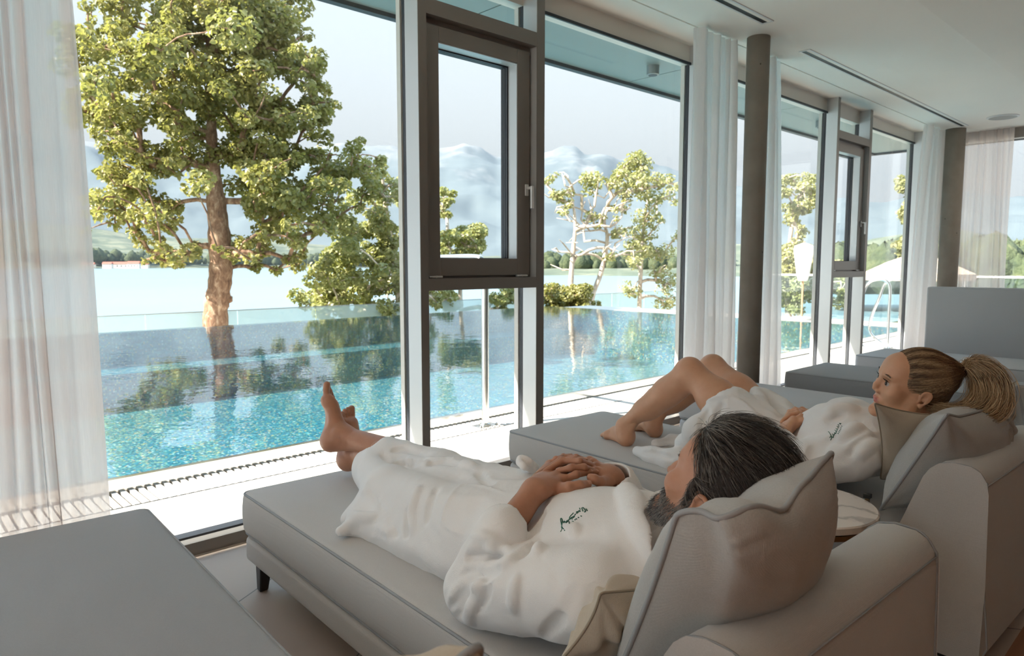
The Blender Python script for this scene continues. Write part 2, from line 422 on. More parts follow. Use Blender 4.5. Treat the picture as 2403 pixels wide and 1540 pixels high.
# slot diffusers in the ceiling
def slot(x0, x1, y, label):
    r = thing('slot_diffuser', label, 'ceiling vent', (x0, y, ZC-.006), group=None)
    a = MB(); a.box(x0, x1, y-.045, y-.030, ZC-.006, ZC+.001); a.box(x0, x1, y+.030, y+.045, ZC-.006, ZC+.001)
    a.box(x0, x0+.015, y-.030, y+.030, ZC-.006, ZC+.001); a.box(x1-.015, x1, y-.030, y+.030, ZC-.006, ZC+.001); a.build('frame', M['white_plastic'], r)
    b = MB(); b.box(x0+.015, x1-.015, y-.006, y+.030, ZC-.003, ZC-.001); b.build('slot', M['black'], r)
    c = MB(); c.box(x0+.015, x1-.015, y-.030, y-.006, ZC-.005, ZC-.001); c.build('vane', M['white_paint'], r)
slot(1.2, 4.83, 2.49, 'long narrow slot vent in the ceiling above the first big window')
slot(5.66, 10.15, 2.60, 'long narrow slot vent in the ceiling beyond the concrete column')
r = thing('ceiling_speaker', 'round flush speaker grille in the far end of the ceiling', 'speaker', (9.85, 2.14, ZC))
MB().lathe([(.16, 0), (.16, -.008), (.145, -.012)], (9.85, 2.14, ZC-.001)).build('rim', M['white_plastic'], r)
MB().lathe([(.14, -.006), (.14, -.013), (.02, -.014)], (9.85, 2.14, ZC-.001)).build('grille', M['sill_grey'], r)
ZD0 = -.01
# ================================================================== glazed facade
def post(x0, x1, name='mullion', parent=None, z0=0., z1=ZC):
    mb = MB(); mb.box(x0, x1, YW, YW+.004, z0, z1); mb.box(x1-.004, x1, YW+.004, YW+.12, z0, z1)
    o = mb.build(name, M['bronze'], parent)
    mb = MB(); mb.box(x0, x1-.004, YW+.004, YW+.12, z0, z1); mb.build('reveal', M['lit_profile'], o)  # side painted paler than the room face, standing in for reflected window light
    g = MB()
    for k in range(3): g.box(x0+.008, x1-.008, YW+.12+k*.014, YW+.131+k*.014, z0, z1)
    g.box(x0+.014, x1-.014, YW+.12, YW+.165, z0, z1); g.build('gasket', M['gasket'], o)
    c = MB(); c.box(x0, x1, YW+.165, YW+.20, z0, z1); c.build('outer_cap', M['outer_cap'], o)
    return o
win_n = [0]
def new_window():
    win_n[0] += 1; o = bpy.data.objects.new('window_%d' % win_n[0], None); COL.objects.link(o); o['kind'] = 'structure'; return o
def big_pane(x0, x1):
    w = new_window()
    f = MB(); f.box(x0, x1, YW, YW+.06, 0, .055); f.box(x0, x1, YW+.002, YW+.11, 0, .025); f.build('bottom_rail', M['bronze'], w)
    f = MB(); f.box(x0, x1, YW+.12, YW+.20, ZC-.14, ZC+.02); f.build('head_frame', M['outer_cap'], w)
    f = MB(); f.box(x0, x1, YW+.105, YW+.12, ZC-.15, ZC-.13); f.box(x0, x1, YW+.10, YW+.16, .02, .05); f.build('gasket', M['gasket'], w)
    g = MB(); g.box(x0, x1, YW+.132, YW+.140, .03, ZC-.10); g.build('glass', M['window_glass'], w)
    s = MB(); s.box(x0, x1, YW+.165, YW+.215, -.02, .012); s.build('outer_sill', M['sill_grey'], w)
    return w
def sash_unit(x0, x1):
    """x0: right side of the left post, x1: left side of the right post"""
    w = new_window()
    zb0, zb1, zt0, zt1 = 1.106, 1.171, 2.555, 2.635
    f = MB(); f.box(x0, x1, YW+.001, YW+.12, zb0, zb1); f.box(x0, x1, YW+.001, YW+.12, zt0, zt1); f.build('transom', M['bronze'], w)
    f = MB(); f.box(x0, x1, YW, YW+.06, 0, .055); f.build('bottom_rail', M['bronze'], w)
    g = MB(); g.box(x0, x1, YW+.132, YW+.140, .03, zb0); g.box(x0, x1, YW+.132, YW+.140, zt1, ZC-.1); g.build('glass', M['window_glass'], w)
    f = MB(); f.box(x0, x1, YW+.12, YW+.20, ZC-.14, ZC+.02); f.build('head_frame', M['outer_cap'], w)
    # sash casing and the tilting sash
    c = MB()
    c.box(x0, x0+.035, YW+.06, YW+.12, zb1, zt0); c.box(x1-.035, x1, YW+.06, YW+.12, zb1, zt0)
    c.box(x0+.035, x1-.035, YW+.06, YW+.12, zt0-.035, zt0); c.box(x0+.035, x1-.035, YW+.06, YW+.12, zb1, zb1+.02); c.build('casing', M['bronze'], w)
    sx0, sx1, sz0, sz1 = x0+.028, x1-.022, zb1+.012, zt0-.03
    gx0, gx1, gz0, gz1 = sx0+.085, sx1-.10, sz0+.10, sz1-.085
    y0, y1 = YW+.042, YW+.12
    s = MB(); s.box(sx0, gx0, y0, y1, sz0, sz1); s.box(gx1, sx1, y0, y1, sz0, sz1)
    s.box(gx0, gx1, y0, y1, sz0, gz0); s.box(gx0, gx1, y0, y1, gz1, sz1); so = s.build('sash', M['bronze'], w, bevel=.003)
    gk = MB(); e = .012
    for k in range(3):
        ya, yb = YW+.122+k*.02, YW+.138+k*.02
        gk.box(gx0-.01, gx0+e, ya, yb, gz0-.01, gz1+.01); gk.box(gx1-e, gx1+.01, ya, yb, gz0-.01, gz1+.01)
        gk.box(gx0+e, gx1-e, ya, yb, gz0-.01, gz0+e*.3); gk.box(gx0+e, gx1-e, ya, yb, gz1-e, gz1+.01)
    gk.build('gasket', M['gasket'], so)
    bd = MB(); bd.box(gx1-.004, gx1+.0, y0+.004, y1, gz0, gz1); bd.box(gx0, gx1, y0+.004, y1, gz1-.004, gz1); bd.build('glazing_bead', M['lit_profile'], so)
    pn = MB(); pn.box(gx0, gx1, YW+.135, YW+.141, gz0, gz1); pn.build('glass', M['window_glass'], so)
    # handle
    hx, hz = sx1-.028, 1.70
    h = MB(); h.lathe([(.014, 0), (.014, .001)], (0, 0, 0), 8)
    h = MB(); h.box(hx-.014, hx+.014, y0-.010, y0, hz-.035, hz+.035); h.tube([(hx, y0-.008, hz+.012), (hx, y0-.05, hz+.012)], .009, 12)
    h.box(hx-.010, hx+.010, y0-.060, y0-.044, hz-.115, hz+.022); h.build('handle', M['nickel'], so, bevel=.004)
    for hx in (sx0+.045, sx1-.07):
        q = MB(); q.tube([(hx-.045, y0-.006, sz0-.004), (hx+.045, y0-.006, sz0-.004)], .007, 10); q.box(hx-.002, hx+.002, y0-.014, y0+.002, sz0-.012, sz0+.004)
        q.build('hinge', M['nickel'], so)
    return w
PER = 5.27
for k in (-1, 0, 1):
    b = k*PER; a0 = 2.197+b; b0 = 3.072+b
    m1 = MB(); w = new_window()
    post(a0, a0+.052, parent=w); post(b0, b0+.066, parent=w)
    sash_unit(a0+.052, b0)
mull = new_window(); post(4.90, 4.96, parent=mull); mull2 = new_window(); post(10.17, 10.23, parent=mull2)
big_pane(-2.13, 2.197); big_pane(3.138, 4.90); big_pane(4.96, 2.197+PER); big_pane(3.138+PER, 10.17); big_pane(10.23, XE)
# end wall, glazed, with its own posts
wE = new_window()
g = MB(); g.box(XE, XE+.008, -2.2, YW-.1, .03, ZC); g.build('glass', M['window_glass'], wE)
f = MB(); f.box(XE-.05, XE+.05, -6, YW, 0, .07); f.build('bottom_rail', M['bronze'], wE)
f = MB(); f.box(XE-.03, XE+.09, -2.2, YW+.1, ZC-.13, ZC); f.build('head_frame', M['bronze'], wE)
f = MB(); f.box(XE-.04, XE+.12, YW, YW+.2, 0, ZC); f.build('mullion', M['bronze'], wE)
f = MB(); f.box(XE-.04, XE+.12, -2.3, -2.2, 0, ZC); f.build('mullion', M['bronze'], wE)
mb = MB(); mb.box(XE, XE+.2, -6, -2.3, 0, 3.8); struct('wall_right', mb, M['walnut'])
fill_window = new_window()  # left wall out of view, glazed as an added source of fill light
g = MB(); g.box(-4.02, -4.012, -1.0, YW, .03, ZC+.25); g.build('glass', M['window_glass'], fill_window)
for yy in (-1.0, 1.1, YW-.05):
    f = MB(); f.box(-4.06, -3.98, yy, yy+.06, 0, ZC+.55); f.build('mullion', M['bronze'], fill_window)
mb = MB(); mb.box(-9, -4.0, -6, YW+.215, -.25, ZD0); struct('floor_deck', mb, M['deck_stone'])
# overhanging roof outside
YS = 4.27; ZS = 3.0; XS = 11.9
mb = MB()
xs = [-4, -1.2, 1.05, 3.3, 5.55, 7.8, 10.05, XS]
for a, b in zip(xs[:-1], xs[1:]): mb.box(a+.006, b-.006, YW+.2, YS, ZS, ZS+.02)
mb.box(XE+.13, XS, -6, YW+.2, ZS, ZS+.02); mb.box(-4, XS, YW+.12, YS+.05, ZS+.02, ZS+.5); mb.box(XE+.1, XS+.05, -6, YW+.2, ZS+.02, ZS+.5)
struct('trim_1', mb, M['soffit'])
mb = MB(); mb.box(-4, XS+.06, YS, YS+.06, ZS-.03, ZS+.5); mb.box(XS, XS+.06, -6, YS, ZS-.03, ZS+.5); struct('trim_2', mb, M['gasket'])
for i, (x, y, l) in enumerate(((5.27, 3.785, 'small round downlight under the outdoor soffit seen through the middle pane'), (8.75, 3.785, 'small round downlight under the outdoor soffit past the concrete column'))):
    r = thing('soffit_downlight', l, 'downlight', (x, y, ZS)); MB().lathe([(.055, 0), (.055, -.075), (.045, -.08)], (x, y, ZS), 24).build('housing', M['sill_grey'], r)
    MB().lathe([(.04, -.079), (.038, -.083)], (x, y, ZS), 20).build('lens', M['gasket'], r)
# columns
def column(x, y, r, label):
    o = MB().lathe([(r, 0), (r, ZC+.02)], (x, y, 0), 48).build('concrete_column', M['concrete'], smooth=False)
    o.data.polygons.foreach_set('use_smooth', [len(p.vertices) == 4 for p in o.data.polygons]); tag(o, label, 'column')
column(5.10, 2.70, .085, 'round exposed concrete column between two sheer curtains'); column(10.32, 2.74, .115, 'round concrete column in the far corner of the room')
# ================================================================== curtains
def sheer(name, c, a):
    t = NT(name); o = t.obj()
    w = t.noise(t.map(o, (300, 300, 14)), 1., 2, .6)
    tl = t.n('ShaderNodeBsdfTranslucent', {'Color': S(c)}).outputs[0]; df = t.n('ShaderNodeBsdfDiffuse', {'Color': S(c)}).outputs[0]
    mx = t.n('ShaderNodeMixShader', {0: .36, 1: tl, 2: df}).outputs[0]
    tr = t.n('ShaderNodeBsdfTransparent', {'Color': (1, 1, 1, 1)}).outputs[0]
    fac = t.math('ADD', t.math('MULTIPLY', w, .12), a-.06, True)
    M[name] = t.done(t.n('ShaderNodeMixShader', {0: fac, 1: tr, 2: mx}).outputs[0])
sheer('sheer', (250, 243, 240), .94); sheer('sheer_thin', (240, 228, 222), .72); sheer('sheer_left', (240, 231, 227), .88)
def curtain(label, ptop, pbot, folds, amp, mat, z0=.01, z1=ZC-.012, seed=1, group='sheer white curtains'):
    """ptop / pbot: end points (x,y) of the heading and the hem; a pleated sheet between them"""
    n, mz = folds*14, 40; rg = random.Random(seed)
    ph = [rg.uniform(0, 6.28) for _ in range(6)]; V = []; F = []
    wid = [rg.uniform(.6, 1.5) for _ in range(folds)]; cs = [0]
    for w_ in wid: cs.append(cs[-1]+w_)
    cs = [c/cs[-1] for c in cs]
    for j in range(mz+1):
        v = j/mz
        for i in range(n+1):
            q = i/n*folds; k = min(int(q), folds-1); u = cs[k]+(cs[k+1]-cs[k])*(q-k)
            ue = (1-v)**.8
            a = np.array(ptop[0])*(1-ue)+np.array(pbot[0])*ue; b = np.array(ptop[1])*(1-ue)+np.array(pbot[1])*ue
            d = (b-a); L = np.linalg.norm(d); d /= L; nn = np.array([-d[1], d[0]])
            am = amp*(.7+.6*math.sin(k*2.3+ph[0]+v*1.3))*(.75+.25*math.sin(v*2+ph[1]+k))
            off = am*math.sin(2*math.pi*q+.5*math.sin(v*3+ph[2]+k))+.25*am*math.sin(4*math.pi*q+ph[3]+v*2)
            sh = .012*math.sin(v*4+ph[4]+q)
            p = a+d*(L*u+sh)+nn*off; V.append((p[0], p[1], z0+(z1-z0)*v))
    for j in range(mz):
        for i in range(n):
            a = j*(n+1)+i; F.append((a, a+1, a+n+2, a+n+1))
    me = np_mesh('curtain', V, F); o = link_mesh('curtain', me, M[mat]); tag(o, label, 'curtain', group); return o
curtain('tall sheer white curtain gathered at the left end of the glass wall', ((.10, 2.90), (.575, 2.90)), ((-.05, 2.90), (.66, 2.90)), 11, .045, 'sheer_left', seed=4)
curtain('sheer white curtain hanging just in front of the concrete column on its window side', ((4.50, 2.86), (5.08, 2.86)), ((4.46, 2.86), (5.16, 2.86)), 8, .035, 'sheer', seed=2)
curtain('narrow sheer white curtain hanging directly behind the concrete column', ((5.22, 2.86), (5.80, 2.86)), ((5.22, 2.86), (6.0, 2.86)), 7, .035, 'sheer', seed=9)
curtain('sheer white curtain left of the far corner column, behind the high grey backrest', ((9.62, 2.87), (10.22, 2.87)), ((9.2, 2.87), (10.2, 2.87)), 8, .04, 'sheer', seed=5)
curtain('thin pinkish sheer curtain on the end wall, right of the far corner column', ((10.62, 2.80), (10.62, 2.18)), ((10.62, 2.80), (10.62, 2.16)), 9, .035, 'sheer_thin', seed=6)
# ================================================================== deck, pool
ZD = -.01; YP0 = 4.27; YP1 = 13.75; XP1 = 14.35; ZW = .055; XP0 = -6
mb = MB(); mb.box(-6, 16.3, YW+.215, 3.94, -.25, ZD); mb.box(XP1+.35, 16.3, 3.94, 13.9, -.25, ZD); mb.box(XE+.1, 16.3, -6, YW+.215, -.25, ZD)
struct('floor_deck', mb, M['deck_stone'])
mb = MB(); mb.box(-6, XP1+.35, 3.94, YP0, -.25, -.09); mb.box(-6, XP1+.35, 3.94, 3.955, -.09, ZD); struct('floor_channel', mb, M['drain_dark'])
gr = MB(); x = -2.2
while x < XP1:
    gr.box(x, x+.027, 3.96, YP0-.012, -.035, ZD); x += .045 if x < 6 else .045
o = gr.build('drain_grate', M['grate_white']); tag(o, 'slatted white overflow grate running along the near pool edge', 'grate')
r = thing('swimming_pool', 'outdoor infinity pool lined in turquoise mosaic, full of water', 'pool', (4, 9, -1.3))
b = MB(); zb = -1.15
b.box(XP0, XP1, YP0+.02, YP1, zb-.1, zb)                      # bottom
b.box(XP0, XP1, YP0+.02, YP0+.12, zb, ZW-.02); b.box(XP0, XP1, YP1-.1, YP1, zb, ZW-.012); b.box(XP1-.1, XP1, YP0+.12, YP1-.1, zb, ZW-.012)
b.box(XP0, XP1-.1, YP1-1.1, YP1-.1, zb, -.55); b.box(XP0, XP1-.1, YP0+2.3, YP0+2.42, zb, zb+.10)
b.build('basin', M['mosaic'], r)
rm = MB(); rm.box(XP0, XP1+.3, YP0-.012, YP0+.03, -.1, ZW+.004); rm.build('rim', M['steel'], r)
rm = MB(); rm.box(XP0, XP1+.3, YP0+.03, YP0+.045, -.1, ZW+.002); rm.build('rim_seal', M['gasket'], r)
ws = MB(); ws.add([(XP0, YP0+.045, ZW), (XP1+.02, YP0+.045, ZW), (XP1+.02, YP1+.02, ZW), (XP0, YP1+.02, ZW)], [(0, 1, 2, 3)])
ws.build('water_surface', M['pool_water'], r)
# outer wall of the pool and terrace below
mb = MB(); mb.box(XP0, XP1+.4, YP1+.3, YP1+.5, -3, -.3); mb.box(XP0, 30, YP1+.5, YP1+4.4, -3.2, -1.3); struct('floor_terrace', mb, M['deck_stone'])
# glass balustrade beyond the pool
YR = 17.8
zr = at(563, 728, Y=YR)[2]
r = thing('glass_balustrade', 'long frosted glass balustrade on the lake side of the pool', 'railing', (3, YR, -1.3))
x = at(-150, 700, Y=YR)[0]; xj = [at(p, 730, Y=YR)[0] for p in (340, 557)]; dx = xj[1]-xj[0]; x = xj[0]-dx*4
while x < 26:
    MB().box(x+.012, x+dx-.012, YR, YR+.016, -1.3, zr).build('glass_panel', M['rail_glass'], r); x += dx
MB().tube([(xj[0]-dx*4, YR+.008, zr), (26, YR+.008, zr)], .012, 8).build('top_rail', M['sill_grey'], r)
# pool rails and ladders
def rail(pts, rad, name, label, plates, cat='handrail', group=None):
    r = thing(name, label, cat, (plates[0][0], plates[0][1], ZD), group=group)
    MB().tube(catmull(pts, 10), rad, 16).build('tube', M['steel'], r, smooth=True)
    for (x, y) in plates:
        b = MB(); b.box(x-.10, x+.10, y-.06, y+.06, ZD, ZD+.008); pl = b.build('base_plate', M['steel'], r)
        for sx in (-.08, .08):
            MB().lathe([(.012, 0), (.012, .008), (.005, .016)], (x+sx, y-.04, ZD+.008), 10).build('bolt', M['steel'], pl, smooth=True)
        MB().lathe([(rad+.018, 0), (rad+.018, .012), (rad+.004, .02)], (x, y, ZD+.008), 20).build('collar', M['steel'], pl, smooth=True)
    return r
px_, py_ = at(1139, 1000, z=ZD)[:2]
zt = at(1139, 603, X=px_, Y=None)[2] if False else at(1139, 605, Y=py_)[2]
rail([(px_, py_, ZD), (px_, py_, .4), (px_, py_, .8), (px_, py_, zt-.12), (px_, py_+.035, zt-.03), (px_, py_+.12, zt), (px_, py_+.5, zt+.0), (px_, py_+.95, zt-.01), (px_, py_+1.08, zt-.10), (px_, py_+1.1, zt-.35), (px_, py_+1.1, -.6)],
     .029, 'pool_handrail', 'polished steel pool handrail on a bolted plate, seen through the opening window', [(px_, py_)])
pl2 = at(2082, 818, z=ZD)
for dx, lb in ((0, 'white curved pool ladder rail seen through the glass left of the far curtain'), (.75, 'second curved pool ladder rail, half hidden by the far curtain')):
    X_, Y_ = pl2[0]+dx, pl2[1]; zt = 1.02
    rail([(X_, Y_, ZD), (X_, Y_, .5), (X_, Y_, zt-.16), (X_, Y_+.05, zt-.03), (X_, Y_+.18, zt), (X_, Y_+.32, zt-.07), (X_, Y_+.40, zt-.3), (X_, Y_+.52, .35), (X_, Y_+.50, .12), (X_, Y_+.2, -.1)], .022, 'pool_ladder', lb, [(X_, Y_)], 'ladder')
# ================================================================== lake, hills, mountains
ZL = -7.5
mb = MB(); mb.box(-9000, 9000, 24, 9000, ZL-1, ZL); struct('lake', mb, M['lake'])
mb = MB(); mb.prism([(-3.2, YP1+4.4), (ZL-1, 36), (-9, 15)][::-1] if False else [(YP1+4.4, -3.0), (YP1+4.4, -9), (44, ZL-1.), (30, ZL+.4), (24, -5.)], 'x', -30, 120); 
plain('grass', (120, 130, 80), .9, nz=.3, nscale=1.2); plain('rock', (150, 150, 146), .9)
struct('ground_bank', mb, M['grass'])
t = NT('mountain'); o = t.obj()
geo = t.n('ShaderNodeNewGeometry'); sl = t.n('ShaderNodeSeparateXYZ', {0: geo.outputs['Normal']}).outputs[2]; pz = t.n('ShaderNodeSeparateXYZ', {0: geo.outputs['Position']}).outputs[2]
nz = t.noise(o, .0025, 8, .65)
f = t.math('ADD', t.math('MULTIPLY', pz, 1/2600), t.math('MULTIPLY', nz, .6))
rock = t.ramp(f, [(.60, (0, 0, 0, 1)), (.80, (1, 1, 1, 1))])
col = t.mix(rock, t.mix(t.noise(o, .01, 6), S((92, 104, 110)), S((110, 120, 122))), S((158, 156, 156)))
M['mountain'] = t.done(t.pbr(col, .95))
t = NT('hill'); o = t.obj()
M['hill'] = t.done(t.pbr(t.ramp(t.noise(o, .012, 9, .7), [(.35, S((74, 84, 70))), (.5, S((92, 100, 82))), (.62, S((126, 126, 104))), (.7, S((84, 92, 76)))]), .95))
def ridge(name, profile, D, mat, depth, label=None, nseg=420, rough=.06, zbase=ZL, rows=46, seed=3):
    """a range whose skyline passes through the photographed one, at distance D (m), sloping towards the lake and away behind"""
    xs = np.linspace(profile[0][0], profile[-1][0], nseg); ys = np.interp(xs, [p[0] for p in profile], [p[1] for p in profile])
    V = []
    for i, (x, y) in enumerate(zip(xs, ys)):
        r = ray(x, y); hl = math.hypot(r[0], r[1]); u = np.array([r[0]/hl, r[1]/hl]); zt = H+r[2]/hl*D
        for j in range(rows+8):
            if j <= rows: s = j/rows; d = D-depth*(1-s); z = zbase-2+(zt-zbase+2)*(s**1.25)
            else: s = 1-(j-rows)/8*.6; d = D+(j-rows)*depth*.06; z = zbase+(zt-zbase)*s
            V.append((u[0]*d, u[1]*d, z))
    V = np.array(V); n = rows+8
    sc = 1/(depth*.22); w = np.tile(np.array([min(1, j/rows*3)*(1-.5*(j/rows)) if j <= rows else .6 for j in range(n)]), nseg)
    amp = (V[:, 2].max()-zbase)
    nz = sum(vnoise(V*np.array([1, 1, .3]), sc*2**k, seed+k)*.55**k for k in range(5))
    nr = 1-2*np.abs(vnoise(V*np.array([1, 1, .2]), sc*1.7, seed+9))
    jj = np.tile(np.arange(n), nseg); top = np.where(jj == rows, .14, 1.)
    V[:, 2] += (nz*.6+nr*.5)*amp*rough*2.2*w*top
    i, j = np.meshgrid(np.arange(nseg-1), np.arange(n-1), indexing='ij'); a = (i*n+j).ravel()
    F = np.stack([a, a+n, a+n+1, a+1], 1)
    o = link_mesh(name, np_mesh(name, V, F), mat); o['kind'] = 'structure'; return o
ridge('mountain_range', [(-900, 420), (-400, 330), (-100, 300), (60, 318), (165, 326), (250, 332), (330, 352), (420, 372), (520, 380), (620, 372), (720, 350), (800, 345), (870, 346), (935, 356), (1022, 350), (1060, 345), (1090, 341), (1130, 352), (1165, 368), (1200, 366), (1240, 372), (1290, 356), (1325, 350), (1350, 352), (1372, 366), (1400, 364), (1425, 368), (1450, 382), (1480, 386), (1510, 380), (1550, 397), (1600, 408), (1650, 418), (1750, 440), (1850, 462), (1950, 476), (2030, 486), (2070, 492), (2110, 486), (2160, 474), (2260, 470), (2350, 478), (2420, 476), (2600, 470), (3000, 500)], 6400, M['mountain'], 3300, rough=.075)
ridge('hill_shore', [(-900, 540), (-300, 500), (60, 520), (160, 528), (250, 540), (330, 552), (420, 560), (520, 560), (640, 566), (760, 575), (900, 590), (1100, 600), (1250, 606), (1400, 610)], 2500, M['hill'], 900, rough=.05, seed=20, rows=30)
ridge('hill_shore', [(1150, 618), (1260, 606), (1380, 600), (1450, 598), (1530, 590), (1600, 578), (1680, 572), (1800, 575), (1950, 590), (2050, 560), (2150, 545), (2260, 540), (2360, 562), (2403, 566), (2600, 570), (3100, 560)], 900, M['hill'], 420, rough=.04, seed=40, rows=24)
# woods along the far shores
def canopy(name, x0, x1, ybase, hpx, D, n, label, mat):
    V = []; F = []; rg = random.Random(int(x0)); base = []
    for i in range(n):
        x = rg.uniform(x0, x1); d = D*rg.uniform(.96, 1.06); r = ray(x, ybase(x)); hl = math.hypot(r[0], r[1]); c = np.array([r[0]/hl*d, r[1]/hl*d])
        hh = hpx*rg.uniform(.55, 1.15)*D/FPX; w = hh*rg.uniform(.5, .8)
        k0 = len(V); z0 = max(ZL, H+r[2]/hl*d)
        prof_ = [(.5, 0), (.85, .15), (1, .35), (.95, .55), (.8, .72), (.55, .87), (.28, .96), (.0, 1.0)]; ns = 12
        for (rr, zz) in prof_:
            for a in range(ns):
                an = a*2*math.pi/ns; j = rg.uniform(.78, 1.22); V.append((c[0]+w*.6*rr*j*math.cos(an), c[1]+w*.6*rr*j*math.sin(an), z0+hh*zz*rg.uniform(.93, 1.07)))
        for q in range(len(prof_)-1):
            for a in range(ns): F.append((k0+q*ns+a, k0+q*ns+(a+1) % ns, k0+(q+1)*ns+(a+1) % ns, k0+(q+1)*ns+a))
    o = link_mesh(name, np_mesh(name, V, F), mat); tag(o, label, 'woods', kind='stuff'); return o
t = NT('woods'); o = t.obj(); M['woods'] = t.done(t.pbr(t.ramp(t.noise(o, .25, 6, .7), [(.35, S((52, 62, 44))), (.55, S((78, 86, 58))), (.7, S((104, 104, 74)))]), .95, 0, t.bump(t.noise(o, .6, 4), .8, 1.)))
canopy('shore_woods', 60, 960, lambda x: 617+.012*(x-170), 26, 1750, 260, 'belt of small trees along the far lake shore on the left', M['woods'])
canopy('promontory_woods', 1280, 1720, lambda x: 640, 44, 640, 130, 'dark wooded promontory on the lake seen through the middle pane', M['woods'])
canopy('hillside_woods', 1960, 2900, lambda x: 690, 100, 150, 260, 'wooded hillside seen beyond the far end of the room', M['woods'])
plain('house_wall', (232, 222, 208), .8); plain('house_roof', (160, 96, 78), .8); plain('house_window', (70, 78, 84), .3)
for i, (x, w, hh, lb) in enumerate(((204, 26, 8, 'pale house with a reddish roof, leftmost of the row on the far shore'), (250, 18, 9, 'small pale house beside the long white building on the far shore'), (280, 34, 9, 'long white building in the middle of the row on the far shore'), (312, 24, 10, 'white house with a red roof, right end of the row on the far shore'), (336, 18, 8, 'little house half hidden behind the lowest left branches'))):
    D = 1640-30*(i%2); r_ = ray(x, 617); hl = math.hypot(r_[0], r_[1]); c = r_[:2]/hl*D; u = RGT[:2]/np.linalg.norm(RGT[:2]); W = w*D/FPX; Hh = hh*D/FPX; az = math.atan2(u[1], u[0])
    th = thing('lakeside_house', lb, 'house', (c[0], c[1], ZL), az, 'houses on the far shore'); z0 = ZL; PARENT_INV[th.name] = False
    MB().box(-W/2, W/2, 0, 8, 0, Hh).build('wall', M['house_wall'], th)
    MB().prism([(-1, Hh), (9, Hh), (4, Hh*1.5)], 'x', -W/2-.6, W/2+.6).build('roof', M['house_roof'], th)
    for k in range(4): MB().box(-W/2+W*(k+.3)/4, -W/2+W*(k+.6)/4, -.06, 0, Hh*.35, Hh*.7).build('window', M['house_window'], th)
# ================================================================== trees
def leafmat(name, a, b, c, tr=.35):
    t = NT(name)
    rnd = t.n('ShaderNodeAttribute', {}, attribute_name='tint').outputs['Fac']
    col = t.ramp(rnd, [(0, S(a)), (.5, S(b)), (1, S(c))])
    p = t.pbr(col, .42, 0); tl = t.n('ShaderNodeBsdfTranslucent', {'Color': t.mix(.5, col, S((210, 214, 90)))}).outputs[0] if False else None
    tlc = t.mix(.45, col, S((205, 205, 95)))
    tl = t.n('ShaderNodeBsdfTranslucent', {'Color': tlc}).outputs[0]
    M[name] = t.done(t.n('ShaderNodeMixShader', {0: tr, 1: p, 2: tl}).outputs[0])
leafmat('leaf_plane', (104, 103, 52), (134, 129, 74), (170, 160, 104)); leafmat('leaf_bush', (118, 124, 74), (150, 150, 98), (180, 174, 124)); leafmat('leaf_pale', (124, 126, 78), (154, 152, 104), (184, 176, 130))
t = NT('bark'); o = t.obj()
nb = t.noise(t.map(o, (1, 1, .45)), 9, 6, .7, .5)
M['bark'] = t.done(t.pbr(t.ramp(nb, [(.3, S((92, 66, 50))), (.5, S((142, 108, 84))), (.68, S((196, 168, 140)))]), .9, 0, t.bump(nb, .8, .03)))
M['bark_pale'] = M['bark'].copy(); M['bark_pale'].name = 'bark_pale'
for nd in M['bark_pale'].node_tree.nodes:
    if nd.type == 'VALTORGB':
        for e_, c_ in zip(nd.color_ramp.elements, ((150, 128, 108), (196, 178, 158), (226, 214, 198))): e_.color = S(c_)
